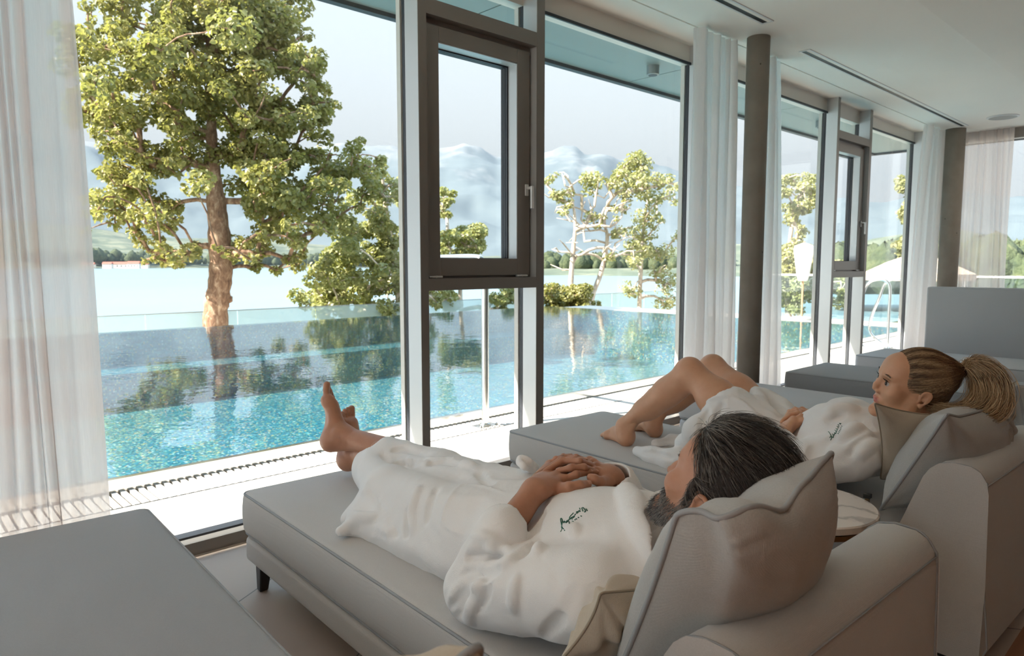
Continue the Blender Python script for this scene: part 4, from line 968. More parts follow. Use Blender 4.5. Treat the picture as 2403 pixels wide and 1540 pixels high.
cushion('cushion', 'corner of a piped cushion at the very bottom edge, on the darker lounger', [at(905, 1560, Y=.50), at(1128, 1512, Y=.50), (.55, .66, .44), (.02, .70, .44)], .10, M['cushion_beige'], M['piping'], [(-1, 0), (-.4, -.02), (.2, -.02), (.7, .0), (1, 0)], seed=17)
# ------------------------------------------------------------------ side table
tc = (2.135, .93); r = thing('side_table', 'round marble-topped side table with a brass frame between the two loungers', 'table', (tc[0], tc[1], 0))
MB().lathe([(.200, 0), (.2145, .004), (.2145, .022), (.210, .026), (0.001, .026)], (tc[0], tc[1], .474), 64).build('table_top', M['marble'], r, smooth=False)
MB().lathe([(.205, 0), (.212, 0), (.212, .016), (.205, .016)], (tc[0], tc[1], .458), 64).build('ring', M['brass'], r)
for a in (-35, 85, 205):
    x, y = tc[0]+.220*math.cos(math.radians(a)), tc[1]+.220*math.sin(math.radians(a))
    l = MB(); l.box(x-.006, x+.006, y-.006, y+.006, 0, .505); lo = l.build('leg', M['brass'], r)
    MB().box(x-.010, x+.010, y-.010, y+.010, .505, .518).build('cap', M['black'], lo)
# ================================================================== people
def skin(name, c, c2, lip):
    t = NT(name); o = t.obj()
    n = t.noise(o, 22, 5, .6)
    col = t.mix(n, S(c2), S(c)); lp = t.n('ShaderNodeAttribute', {}, attribute_name='lip').outputs['Fac']
    col = t.mix(lp, col, S(lip))
    M[name] = t.done(t.pbr(col, .46, 0, t.bump(t.math('ADD', t.noise(o, 240, 3), t.math('MULTIPLY', t.noise(o, 60, 4), 1.5)), .22, .0012), Subsurface_Weight=.12, Subsurface_Radius=(.012, .005, .003), Subsurface_Scale=.6)); return M[name]
skin('skin_man', (190, 140, 112), (166, 114, 88), (168, 100, 84)); skin('skin_woman', (214, 166, 134), (198, 146, 114), (190, 104, 96))
t = NT('terry'); o = t.obj()
h1 = t.noise(o, 520, 2, .7); h2 = t.noise(o, 60, 3); h3 = t.noise(o, 14, 3)
M['terry'] = t.done(t.pbr(t.mix(t.math('MULTIPLY', h1, .35), S((240, 239, 238)), S((220, 218, 217))), .95, 0,
    t.bump(t.math('ADD', t.math('MULTIPLY', h1, 1.), t.math('ADD', t.math('MULTIPLY', h2, .8), t.math('MULTIPLY', h3, 2.))), .5, .0025), Sheen_Weight=.35, Sheen_Roughness=.6))
t = NT('terry_pink'); M['terry_pink'] = M['terry'].copy(); 
plain('thread', (22, 92, 72), .7); plain('nail', (200, 150, 126), .3); plain('eye_white', (186, 178, 174), .25); plain('iris', (58, 48, 40), .2); plain('lash', (34, 26, 22), .6)
def hairmat(name, a, b, c, rough=.38):
    t = NT(name); f = t.n('ShaderNodeAttribute', {}, attribute_name='tint').outputs['Fac']
    M[name] = t.done(t.pbr(t.ramp(f, [(0, S(a)), (.5, S(b)), (1, S(c))]), rough, 0, Specular_IOR_Level=.6)); return M[name]
hairmat('hair_man', (44, 35, 31), (72, 60, 52), (154, 145, 136)); hairmat('hair_woman', (88, 64, 46), (166, 136, 102), (230, 204, 166)); plain('scalp_man', (50, 40, 36), .8); plain('scalp_woman', (120, 88, 60), .6); plain('hair_tie', (70, 40, 36), .7)
def strands(name, paths, r, tint, mat, parent, taper=.35, r2=None):
    """many fine three-sided hairs as one mesh; paths (n,k,3)"""
    P = np.asarray(paths, float); n, k, _ = P.shape; T = np.gradient(P, axis=1); T /= np.linalg.norm(T, axis=2)[..., None]+1e-9
    ref = np.array([.31, .52, .79]); U = np.cross(T, ref); U /= np.linalg.norm(U, axis=2)[..., None]+1e-9; W = np.cross(T, U)
    rad = (r if np.ndim(r) == 0 else np.asarray(r)[:, None, None])*np.interp(np.linspace(0, 1, k), [0, .15, .6, 1], [.7, 1, 1, taper])[None, :, None]
    V = np.stack([P+rad*(U*math.cos(a)+W*math.sin(a)) for a in (0, 2.094, 4.189)], 2).reshape(-1, 3)
    base = (np.arange(n)[:, None, None]*k+np.arange(k-1)[None, :, None])*3; j = np.arange(3)[None, None, :]; j2 = (j+1) % 3
    F = np.stack([base+j, base+j2, base+3+j2, base+3+j], -1).reshape(-1, 4)
    me = np_mesh(name, V, F); a_ = me.attributes.new('tint', 'FLOAT', 'POINT'); a_.data.foreach_set('value', np.repeat(np.asarray(tint, np.float32), k*3))
    return link_mesh(name, me, mat, parent, smooth=True)
def head(female):
    s = Sdf((-.115, -.16, -.26), (.115, .16, .17), .0024); g = .94 if female else 1.
    s.ell((0, -.010, .042), (.077*g, .098, .087), k=.01)
    s.ell((0, .045, -.015), (.062*g, .052, .080), k=.03)
    s.ell((0, .062, .055), (.056, .036, .042), k=.03)                         # forehead
    for x in (-1, 1):
        s.cone((x*(.050 if female else .058), .012, -.050), (x*.010, .084 if female else .088, -.090 if female else -.094), .016, .012 if female else .014, k=.03)   # jaw
        s.cone((x*.058*g, .004, -.01), (x*(.048 if female else .058), .012, -.055), .018, .016, k=.02)
        s.ell((x*.043, .070, -.012), (.024, .021, .024) if female else (.022, .020, .018), k=.025)               # cheekbone
        s.cone((x*.012, .095, .036), (x*.042, .080, .036), .009, .008, k=.014)  # brow
    s.cone((0, .088 if female else .095, -.092), (0, .090 if female else .097, -.087), .012 if female else .015, k=.02)                    # chin
    for x in (-1, 1):
        s.ell((x*.032, .102, .012), (.016, .016, .011), k=.014, op='sub')
    # nose
    s.cone((0, .092, .026), (0, .106, -.006), .0075, .0085, k=.012); s.cone((0, .106, -.006), (0, .113 if not female else .108, -.021 if not female else -.018), .0085, .0095 if not female else .0078, k=.008)
    for x in (-1, 1):
        s.ell((x*.0115, .1, -.024), (.0075, .0095, .007), k=.006); s.cone((x*.006, .106, -.031), (x*.006, .110, -.033), .0026, k=.002, op='sub')
        s.ell((x*.031, .0795, .0115), (.0135, .0125, .0125), k=.003)            # eyeball under lids
        s.cone((x*.020, .0895, .019), (x*.032, .0935, .0205), .0022, k=.003); s.cone((x*.032, .0935, .0205), (x*.044, .085, .017), .0022, k=.003)
        s.cone((x*.021, .089, .006), (x*.043, .084, .006), .0018, k=.004)
    # mouth
    s.cone((-.020, .090, -.052), (.020, .090, -.052), .007, k=.012)
    s.chain([(-.020, .090, -.051), (-.007, .0975, -.0475), (0, .097, -.048), (.007, .0975, -.0475), (.020, .090, -.051)], [.002, .0042, .004, .0042, .002], k=.005)
    s.chain([(-.018, .090, -.056), (0, .0955, -.059), (.018, .090, -.056)], [.002, .0050, .002], k=.005)
    s.cone((-.018, .1012, -.0535), (.018, .1012, -.0535), .0020, k=.002, op='sub')
    s.cone((-.01, .100, -.072), (.01, .100, -.072), .005, k=.01, op='sub')
    # ears
    for x in (-1, 1):
        ex = x*.074*g; es = .82 if female else 1.; ring = [(ex+x*.004, .008, -.020), (ex+x*.006, .004, -.006), (ex+x*.010, .004, .012), (ex+x*.014, -.004, .024), (ex+x*.018, -.018, .024), (ex+x*.018, -.026, .010), (ex+x*.014, -.022, -.010), (ex+x*.009, -.010, -.026), (ex+x*.006, .000, -.032)]
        ring = [(ex+(a-ex)*es, -.010+(b+.010)*es, c*es-.002) for a, b, c in ring]
        s.chain(catmull(ring, 3), .0036*es, k=.003); s.ell((ex+x*.005, -.009, .002), (.006, .014*es, .022*es), k=.004)
        s.ell((ex+x*.012, -.004, -.004), (.006, .007, .010), k=.003, op='sub'); s.chain([(ex+x*.011, -.012, .014), (ex+x*.013, -.018, .006), (ex+x*.011, -.014, -.010)], .0028, k=.003)
        s.ell((ex+x*.006, -.004, -.030), (.0045, .007, .008), k=.004)
    nr = .050 if female else .060
    s.cone((0, -.022, -.05), (0, -.045, -.24), nr, nr+.006, k=.03, flat=None)
    if not female: s.ell((0, .022, -.125), (.011, .010, .014), k=.012)
    P, F = s.mesh('h', keep=1)
    lip = np.exp(-((P[:, 0]/.022)**4))*np.clip((P[:, 1]-.088)/.005, 0, 1)*np.clip(1-np.abs(P[:, 2]+.0535)/.0125, 0, 1)**.6
    return P, F, np.clip(lip*1.3, 0, .85)
def to_world(P, R, pos, sc): return (np.asarray(R)@(np.asarray(P, float)*sc).T).T+np.asarray(pos)
def norms(P, F):
    n = np.cross(P[F[:, 1]]-P[F[:, 0]], P[F[:, 2]]-P[F[:, 0]]); N_ = np.zeros_like(P)
    for i in range(4): np.add.at(N_, F[:, i], n)
    return N_/(np.linalg.norm(N_, axis=1)[:, None]+1e-12)
def finger(s, pts, r, k=.004): s.chain(pts, list(np.linspace(r, r*.86, len(pts))), k=k)
def hand_sdf(wr, fore, mcps, fingers, thumb, sc=1., rw=.024, k=.012, up=(0, 0, 1), h=.0024):
    allp = [wr, fore]+list(mcps)+[p for f in fingers for p in f]+list(thumb); A = np.array(allp)
    s = Sdf(A.min(0)-.05, A.max(0)+.05, h)
    fl = (up, 1.25)
    mid = np.mean(mcps, 0); s.cone(fore, wr, .036*sc, rw*sc, k=.02); s.cone(wr, wr+(mid-wr)*.35, rw*sc, .026*sc, k=.02, flat=fl)
    for i, m in enumerate(mcps):
        s.cone(wr+(mid-wr)*.18+(m-mid)*.5, m, .0175*sc, .0125*sc, k=k, flat=None)
    for f, r in zip(fingers, (.0088, .0090, .0086, .0076)): finger(s, f, r*sc)
    for m in mcps: s.ell(m+np.array(up)*.003, (.0105*sc,)*3, k=.008)
    for f, r in zip(fingers, (.0088, .0090, .0086, .0076)):
        for q in f[1:-1]: s.ell(q, (r*1.10*sc,)*3, k=.004)
    s.cone(wr+(mid-wr)*.22, thumb[0], .021*sc, .0165*sc, k=.016); s.chain(thumb, list(np.array([.0155, .0118, .0108])*sc) if len(thumb) == 3 else [.0155*sc, .0125*sc, .0115*sc, .0098*sc], k=.006)
    # tendons on the back of the hand
    for m in mcps: s.cone(wr+(m-wr)*.45+np.array(up)*.010*sc, m+np.array(up)*.0085, .0026, .003, k=.006)
    return s
def nail(tip, prev, up, r, parent):
    t_ = unit(np.array(tip)-np.array(prev)); u = np.array(up, float); u = unit(u-t_*(u@t_)); w = np.cross(t_, u); mb = MB(); V = []; n = 5
    c = np.array(tip)-t_*r*.2
    for i in range(n+1):
        for j in range(n+1):
            a = (i/n-.5)*1.05; b = (j/n-.5); ww = r*1.02; V.append(c+w*ww*math.sin(a)*(1-.25*max(0, b)*2*abs(i/n-.5))+u*(ww*math.cos(a)+.0004)+t_*b*r*1.25)
    mb.add(V, [(i*(n+1)+j, (i+1)*(n+1)+j, (i+1)*(n+1)+j+1, i*(n+1)+j+1) for i in range(n) for j in range(n)]); return mb.build('nail', M['nail'], parent, smooth=True)
def foot_sdf(heel, t_, s_, m_, sc, ankle_dir, up_len=.25, toes=None, h=.0026):
    """t_: heel->toe, s_: out of the sole, m_: towards the big toe"""
    T, So, Me = unit(t_), unit(s_), unit(m_); Me = unit(Me-T*(Me@T)); So = unit(So-T*(So@T)-Me*(So@Me))
    def P(l, w, hh): return heel+sc*(T*l+Me*w-So*hh)
    an = P(.045, 0, .095); pts = [P(0, -.05, -.02), P(.27, .06, .12), an+np.asarray(ankle_dir)*up_len]
    A = np.array([P(l, w, hh) for l in (-.03, .27) for w in (-.06, .06) for hh in (-.03, .15)]+[an+unit(ankle_dir)*up_len])
    s = Sdf(A.min(0)-.05, A.max(0)+.05, h)
    s.ell(P(.022, 0, .030), (.033*sc, .033*sc, .035*sc), k=.02)
    s.cone(P(.018, 0, .035), P(.035, 0, .085), .029*sc, .033*sc, k=.03)
    s.cone(P(.03, 0, .05), an, .034*sc, .034*sc, k=.03)
    s.cone(P(.035, -.008, .022), P(.16, -.026, .018), .021*sc, .018*sc, k=.03); s.cone(P(.035, .004, .05), P(.155, .016, .034), .032*sc, .024*sc, k=.03)
    s.cone(P(.06, .0, .075), P(.165, .010, .038), .027*sc, .019*sc, k=.03)
    s.ell(P(.185, .026, .022), (.024*sc,)*3, k=.02); s.ell(P(.170, -.030, .018), (.019*sc,)*3, k=.02); s.cone(P(.18, .02, .022), P(.17, -.025, .018), .020*sc, .017*sc, k=.02)
    s.ell(P(.052, .034, .075), (.013*sc,)*3, k=.016); s.ell(P(.045, -.034, .066), (.013*sc,)*3, k=.016)     # malleoli
    s.ell(P(.105, .040, -.004), (.035*sc, .022*sc, .035*sc), R=np.stack([T, Me, -So], 1), k=.02, op='sub')      # arch
    tz = toes or [((.195, .030, .021), (.226, .031, .017), (.246, .028, .017), .0125), ((.192, .011, .020), (.222, .011, .022), (.240, .010, .014), .0082), ((.186, -.005, .019), (.212, -.006, .021), (.229, -.007, .013), .0078),
                  ((.178, -.019, .018), (.201, -.021, .020), (.215, -.022, .012), .0074), ((.168, -.033, .016), (.187, -.036, .017), (.200, -.037, .011), .0072)]
    for a, b, c, r in tz: s.chain([P(*a), P(*b), P(*c)], [r*1.05*sc, r*sc, r*1.12*sc], k=.004)
    s.cone(an, an+unit(ankle_dir)*up_len, .034*sc, .050*sc, k=.03)
    s.cone(P(.0, 0, .07), an+unit(ankle_dir)*.12*sc+unit(So*.0-T)*.012, .014*sc, .018*sc, k=.02)
    s.P = P; s.an = an; return s
def body_obj(root, parts, lip, mat):
    P, F = join_np(parts); me = np_mesh('body', P, F); a_ = me.attributes.new('lip', 'FLOAT', 'POINT'); v = np.zeros(len(P), np.float32); v[:len(lip)] = lip
    a_.data.foreach_set('value', v); return link_mesh('body', me, mat, root)
def zz(off, sc, *pts): return [(off[0]+sc*x, off[1]+sc*y) for x, y in pts]
def wrinkle(amp, sc, seed=0, dirv=None):
    def fn(P):
        Q = P*sc
        if dirv is not None: d = unit(dirv); Q = Q-np.outer(Q@d, d)*.72
        n = vnoise(Q, 1., seed)+.5*vnoise(Q, 2.1, seed+1); r = 1-np.abs(vnoise(Q+.35*vnoise(P, 8, seed+7)[:, None], .8, seed+3))*2
        return amp*(n*.55+np.maximum(r, -.2)*.6)
    return fn
# ------------------------------------------------------------------ the man
R_m = np.array([[0.9916, 0.0848, 0.0978], [-0.0348, 0.9023, -0.4298], [-0.1246, 0.4227, 0.8976]]); SM = 1.09; POS_m = np.array([1.203, .683, .792])
man = thing('person', 'man with dark greying hair and beard lying in a white bathrobe, ankles crossed', 'person', (1.33, 1.44, .39))
hp, hf, hl = head(False); hw = to_world(hp, R_m, POS_m, SM)
nb = to_world([(0, -.045, -.20)], R_m, POS_m, SM)[0]
SHL = at(1385, 1395, z=.56); SHR = SHL+np.array([.43, -.03, .03]); EL = at(1122, 1382, z=.468); WL = at(1256, 1150, z=.682)
CH = (SHL+SHR)/2+np.array([0, .12, -.02]); PEL = np.array([1.33, 1.44, .50])
# left hand (on top), right hand fingers laced over it
Lm = [at(1322, 1127, z=.690), at(1316, 1110, z=.697), at(1305, 1098, z=.692), at(1290, 1092, z=.682)]
Lf = [[Lm[0], at(1352, 1114, z=.704), at(1380, 1108, z=.700), at(1400, 1109, z=.692)], [Lm[1], at(1342, 1098, z=.712), at(1362, 1090, z=.712), at(1384, 1088, z=.704)],
      [Lm[2], at(1325, 1084, z=.708), at(1345, 1077, z=.710), at(1374, 1081, z=.706)], [Lm[3], at(1305, 1078, z=.700), at(1322, 1072, z=.696), at(1340, 1070, z=.690)]]
Lt = [at(1308, 1150, z=.676), at(1335, 1144, z=.690), at(1360, 1140, z=.692), at(1379, 1137, z=.688)]
CU = at(1210, 1210, z=.650); CB = at(1168, 1270, z=.590); fl_ = CB
hL = hand_sdf(WL, fl_, Lm, Lf, Lt, 1.12, .027, up=(-.25, -.35, .9)); PHL = hL.mesh('l', keep=1)
Wr = at(1437, 1120, z=.672); Rm_ = [at(1398, 1108, z=.690), at(1398, 1097, z=.694), at(1392, 1088, z=.692), at(1384, 1083, z=.684)]
Rf = [[Rm_[0], at(1370, 1097, z=.716), at(1340, 1098, z=.718), at(1310, 1106, z=.706)], [Rm_[1], at(1360, 1083, z=.726), at(1320, 1081, z=.722), at(1280, 1107, z=.700)],
      [Rm_[2], at(1350, 1078, z=.716), at(1315, 1080, z=.708), at(1257, 1117, z=.690)], [Rm_[3], at(1352, 1073, z=.70), at(1325, 1074, z=.695), at(1290, 1085, z=.69)]]
Rt = [at(1425, 1130, z=.672), at(1408, 1131, z=.682), at(1395, 1125, z=.692), at(1386, 1121, z=.694)]
ER = SHR+np.array([.10, .33, -.09]); fr_ = Wr+(ER-Wr)*.45
hR = hand_sdf(Wr, fr_, Rm_, Rf, Rt, 1.08, .026, up=(0, -.2, 1)); PHR = hR.mesh('r', keep=1)
# feet: right foot crossed over the left
heelR = at(757, 1050, z=.525); tR = at(766, 912, Y=heelR[1]+.055)-heelR
footR = foot_sdf(heelR, tR, (-.62, .78, -.1), (-.80, -.50, .1), 1.0, unit(np.array([1.475, 1.93, .50])-heelR-np.array([0, .02, .06])), .24); PFR = footR.mesh('f', keep=1)
heelL = at(800, 1098, z=.425); tL = at(806, 962, Y=heelL[1]+.10)-heelL
footL = foot_sdf(heelL, tL, (-.35, .93, -.1), (.90, .38, .1), 1.04, unit(np.array([1.30, 2.0, .49])-heelL-np.array([0, 0, .04])), .24); PFL = footL.mesh('f', keep=1)
core = Sdf((.8, .4, .36), (1.8, 2.5, .9), .010)
core.chain([nb, (nb+CH)/2+np.array([0, 0, .0]), CH, (CH+PEL)/2, PEL], [.055, .08, .10, .10, .10], k=.05); core.cone(SHL, SHR, .055, k=.04); core.chain([SHL, EL, fl_], [.042, .032, .034], k=.03); core.chain([SHR, ER, fr_], [.045, .038, .036], k=.03)
KL = np.array([1.285, 1.95, .475]); KR = np.array([1.475, 1.93, .500]); core.chain([PEL+np.array([-.09, 0, 0]), KL, footL.an+unit(KL-footL.an)*.2], [.085, .055, .045], k=.03); core.chain([PEL+np.array([.09, 0, 0]), KR, footR.an+unit(KR-footR.an)*.2], [.085, .055, .045], k=.03)
mb_ = body_obj(man, [(hw, hf), PHL, PHR, PFR, PFL, core.mesh('c', keep=1)], hl, M['skin_man'])
for tip, prev, up, r in ((Lt[3], Lt[2], (-.5, -.6, .7), .0108), (Lf[0][3], Lf[0][2], (-.3, -.5, .9), .0082), (Lf[2][3], Lf[2][2], (-.1, -.4, .9), .0080), (Rt[3], Rt[2], (-.6, -.7, .4), .0108), (Rf[0][3], Rf[0][2], (0, .1, 1), .0080)): nail(tip, prev, up, r, mb_)
# robe
rb = Sdf((.82, .50, .375), (1.85, 2.36, .86), .0052)
FZ = ((0, 0, 1), 1.45)
rb.cone(PEL+np.array([-.03, .0, -.005]), CH+np.array([0, 0, -.012]), .185, .205, k=.05, flat=FZ)
rb.cone(CH+np.array([0, 0, -.005]), (SHL+SHR)/2+np.array([0, -.02, .02]), .20, .165, k=.05, flat=FZ); rb.cone(SHL+np.array([.03, 0, 0]), SHR, .082, .082, k=.06)
rb.cone(nb+np.array([0, .05, -.03]), (SHL+SHR)/2, .085, .10, k=.05)
rb.ell(PEL+np.array([-.01, -.18, .02]), (.20, .24, .115), k=.05)        # belly under the hands
hemL = footL.an+unit(KL-footL.an)*.20; hemR = footR.an+unit(KR-footR.an)*.235; print('hems', pj(hemL), pj(hemR), pj(footL.an), pj(footR.an), hemL, hemR)
rb.chain([PEL+np.array([-.10, .02, -.0]), KL+np.array([-.01, 0, 0]), hemL], [.112, .086, .070], k=.045)
rb.chain([PEL+np.array([.10, .02, .01]), KR, hemR], [.110, .078, .062], k=.045)
A_ = at(870, 1262, z=.40); B_ = at(1050, 1345, z=.40)
rb.cone((1.22, 1.90, .43), (1.25, 1.48, .445), .125, .15, k=.05, flat=((0, 0, 1), 2.2)); rb.cone(A_+np.array([.07, -.0, .0]), B_+np.array([.05, 0, 0]), .050, .055, k=.04)
T1 = [at(x, y, z=.415) for x, y in ((800, 1247), (850, 1232), (930, 1262), (1010, 1310))]; rb.chain(T1, [.020, .030, .034, .03], k=.03)
T2 = [at(x, y, z=.41) for x, y in ((812, 1222), (860, 1205), (900, 1200))]; rb.chain(T2, [.016, .028, .03], k=.03)
rb.cone((1.38, 1.5, .54), (1.40, 1.88, .515), .07, .06, k=.07)
# sleeves
rb.chain([SHL, (SHL+EL)/2+np.array([-.005, 0, .004]), EL+np.array([.0, -.01, .004])], [.100, .092, .084], k=.018)
cuL = CU; rb.chain([EL, (EL+CB)/2, CB], [.084, .070, .058], k=.014); dC = unit(CU-CB); cuL = CU-dC*.048; rb.cone(CB-dC*.01, cuL, .061, .063, k=.006)
rb.chain([SHR, (SHR+ER)/2, ER], [.09, .085, .078], k=.03); cuR = Wr+(ER-Wr)*.22; rb.chain([ER, cuR], [.074, .066], k=.02)
# lapels / collar
col = [at(x, y, Y=yy) for x, y, yy in ((1432, 1142, .98), (1470, 1165, .93), (1500, 1215, .87), (1530, 1262, .82), (1560, 1300, .77))]
rb.fold([(1425, 1138), (1458, 1142), (1480, 1172), (1500, 1215), (1522, 1258), (1545, 1300), (1560, 1330)], r=.024, k=.012, lift=.004)
rb.displace(wrinkle(.0085, 10., 3, (.2, 1, 0)), .022); rb.displace(wrinkle(.0038, 24., 8, (1, .3, 0)), .014)
Z8 = ((1020, 1120), .2727)
for pl in ([(290, 700), (380, 640), (500, 640), (590, 670)], [(170, 960), (270, 860), (420, 850), (560, 790)], [(140, 1120), (230, 980), (430, 880)], [(190, 1230), (240, 1050), (380, 930)],
           [(700, 700), (800, 600), (900, 540)], [(860, 540), (860, 400), (930, 300)], [(920, 1480), (960, 1350), (1100, 1200)], [(350, 1150), (400, 1050), (470, 950)]):
    rb.fold(zz(*Z8, *pl), r=.014, k=.010, op='sub', lift=.002)
for pl in ([(330, 520), (430, 510), (560, 580), (660, 660)], [(300, 620), (400, 590), (540, 620)], [(150, 1040), (250, 920), (430, 850)], [(220, 1130), (310, 990), (440, 900)], [(290, 1260), (320, 1120), (420, 980)], [(680, 1150), (690, 1000), (720, 860)],
           [(880, 680), (900, 600), (900, 520)], [(560, 760), (700, 700), (860, 560)], [(1130, 430), (1200, 460), (1220, 520)]):
    rb.fold(zz(*Z8, *pl), r=.013, k=.010, lift=-.001)
Z2 = ((700, 860), .2597)
for pl in ([(640, 1150), (700, 1250), (790, 1400), (900, 1530)], [(760, 800), (860, 880), (1000, 860)], [(1180, 880), (1300, 860), (1450, 880)], [(1600, 900), (1660, 1000), (1740, 1070)], [(980, 1300), (1000, 1420), (980, 1530)], [(1250, 1100), (1180, 1250), (1160, 1400)],
           [(560, 1380), (660, 1440), (780, 1530)], [(860, 760), (960, 740), (1080, 800)], [(1350, 740), (1500, 770), (1650, 830)]):
    rb.fold(zz(*Z2, *pl), r=.011, k=.013, op='sub', lift=.002)
for pl in ([(600, 1120), (680, 1220), (760, 1350), (880, 1500)], [(920, 860), (1050, 850), (1180, 900)], [(1480, 880), (1560, 900), (1640, 980)], [(420, 1440), (560, 1400), (700, 1460), (900, 1530)], [(480, 1330), (600, 1370), (700, 1370)], [(1050, 1500), (1040, 1300), (1090, 1100)]):
    rb.fold(zz(*Z2, *pl), r=.012, k=.016, lift=-.003)
# hem edges, front band and pocket seams
rb.fold(zz(*Z2, (980, 835), (1150, 830), (1400, 828), (1650, 840), (1850, 880), (1985, 915)), r=.0045, k=.006, lift=.001)
rb.fold(zz(*Z2, (1560, 1065), (1450, 1090), (1370, 1190), (1310, 1330), (1300, 1430)), r=.0042, k=.005, lift=.001, n=6)
rb.fold(zz(*Z2, (1560, 1065), (1700, 1090), (1880, 1150)), r=.0035, k=.004, lift=.001); rb.fold(zz(*Z2, (1305, 1430), (1400, 1490), (1500, 1525)), r=.0035, k=.004, lift=.001)
rb.fold(zz(*Z8, (880, 640), (1010, 820), (1100, 970), (1165, 1105)), r=.002, k=.004, op='sub', lift=.001)
# open ends
for a, b, r in ((cuL, WL, .049), (cuR, Wr, .045)):
    d = unit(b-a); rb.cone(a+d*.004, a+d*.12, r*.98, r*1.05, k=.004, op='sub')
for hm, an, r in ((hemL, footL.an, .047), (hemR, footR.an, .045)):
    d = unit(an-hm); rb.cone(hm+d*.005, hm+d*.12, r+.003, r+.01, k=.004, op='sub')
rb.cone(at(1535, 1225, Y=.85), at(1560, 1290, Y=.79), .030, .026, k=.008, op='sub'); nd = unit(POS_m-nb); rb.cone(nb-nd*.03, POS_m, .072, .085, k=.006, op='sub'); rb.cone(POS_m, POS_m+nd*.05, .10, k=.01, op='sub')
rb.V = np.maximum(rb.V, (.386-rb.ax[2]).astype(np.float32)[None, None, :])
robe = link_mesh('bathrobe', rb.mesh('bathrobe'), M['terry'], man); robe['label'] = 'white terry bathrobe'
# belt bow
bl = Sdf((1.20, 1.20, .56), (1.60, 1.60, .80), .0035); b0 = rb.hit(1245, 1108); b0 = b0 if b0 is not None else at(1245, 1108, z=.68)
def BP(x, y, up=0.): q = rb.hit(x, y); q = b0 if q is None else q; return q+np.array([0, 0, up])
K0 = b0+np.array([0, 0, .012])
lp = [K0, at(1228, 1094, z=K0[2]+.022), at(1219, 1082, z=K0[2]+.028), at(1226, 1076, z=K0[2]+.034), at(1240, 1084, z=K0[2]+.026), K0+np.array([.0, 0, .012])]
bl.chain(catmull(lp, 4), .0105, k=.004, flat=((-.6, -.5, .5), 1.3)); bl.ell(K0+np.array([0, 0, .004]), (.022, .020, .018), k=.006)
bl.chain(catmull([K0, BP(1262, 1112, .008), BP(1280, 1122, .006)], 4), .011, k=.008)
bl.chain(catmull([K0, K0+np.array([.03, .03, .0]), K0+np.array([.06, .04, -.02])], 4), .011, k=.008)
bl.displace(wrinkle(.0018, 60., 5), .01)
bo_ = link_mesh('belt', bl.mesh('belt'), M['terry'], man); bo_['label'] = 'knotted terry belt end'
def stitch(sdf, strokes, off, sc, r, parent, name='embroidery', label=None):
    mb = MB()
    for st in strokes:
        px = zz(off, sc, *st); pts = [sdf.hit(*p) for p in (catmull([np.array(p) for p in px], 4) if len(px) > 2 else px)]; pts = [p for p in pts if p is not None]
        n_ = -unit(ray(*px[0])); pts = [p+n_*r*.8 for p in pts]
        if len(pts) > 1: mb.tube(pts, r, 6)
    o_ = mb.build(name, M['thread'], parent, smooth=True)
    if label: o_['label'] = label
    return o_
stitch(rb, [[(1388, 1092), (1400, 1075), (1402, 1040), (1392, 990), (1388, 962), (1398, 955), (1406, 980), (1402, 1020), (1398, 1050)], [(1400, 1040), (1412, 1058), (1420, 1062)], [(1427, 1074), (1431, 1080)],
            [(1420, 1000), (1418, 990), (1427, 984), (1432, 994), (1426, 1002), (1420, 1000)], [(1440, 990), (1446, 1000), (1450, 985)], [(1452, 978), (1458, 992), (1464, 974), (1472, 980), (1478, 1006)], [(1470, 966), (1482, 960), (1490, 950)],
            [(1478, 950), (1490, 930), (1508, 912), (1520, 898)], [(1484, 968), (1496, 950), (1504, 942)], [(1508, 965), (1506, 950), (1514, 938), (1520, 948), (1524, 930), (1532, 940)], [(1534, 925), (1540, 912), (1546, 908)],
            [(1556, 905), (1552, 890), (1562, 884), (1566, 898), (1572, 880)], [(1574, 880), (1582, 872), (1586, 884), (1592, 878)], [(1590, 862), (1584, 848)], [(1606, 846), (1614, 868), (1618, 880)], [(1616, 842), (1626, 848), (1640, 866), (1644, 884), (1632, 888)], [(1650, 856), (1664, 876)],
            [(1508, 984), (1520, 988)], [(1534, 968), (1542, 970)], [(1546, 958), (1556, 962)], [(1568, 944), (1578, 946)], [(1596, 928), (1606, 934)]], (1000, 1000), .22727, .00125, robe, label='green script embroidery with a row of small stars')
# hair of the man
def ellp(th, ph, off=0., c=(0, -.008, .045), r=(.081, .104, .090)):
    th = np.asarray(th); ph = np.asarray(ph); off = np.asarray(off)
    return np.stack([c[0]+(r[0]+off)*np.sin(ph)*np.sin(th), c[1]+(r[1]+off)*np.sin(ph)*np.cos(th), c[2]+(r[2]+off)*np.cos(ph)], -1)   # th=0 forward, ph=0 crown
cap = Sdf((-.13, -.17, -.12), (.13, .16, .19), .0032)
cap.ell((0, -.022, .055), (.083, .100, .087), k=.01); cap.ell((0, .018, .090), (.062, .066, .052), k=.03); cap.ell((0, -.050, -.01), (.070, .066, .062), k=.02)
cap.ell((0, .135, .02), (.13, .070, .085), k=.012, op='sub'); 
for x in (-1, 1):
    cap.ell((x*.085, .070, -.04), (.05, .075, .085), k=.01, op='sub'); cap.ell((x*.09, -.006, -.02), (.030, .030, .040), k=.006, op='sub'); cap.cone((x*.076, .022, .03), (x*.073, .022, -.02), .006, .004, k=.008)
cap.plane((0, .25, -1), (0, -.05, -.055), .01)
cap.displace(wrinkle(.003, 55., 4, (0, 1, 0)), .01)
cp, cf = cap.mesh('c', keep=1); scal = link_mesh('hair', np_mesh('hair', to_world(cp, R_m, POS_m, SM), cf), M['scalp_man'], man)
rg = np.random.default_rng(5)
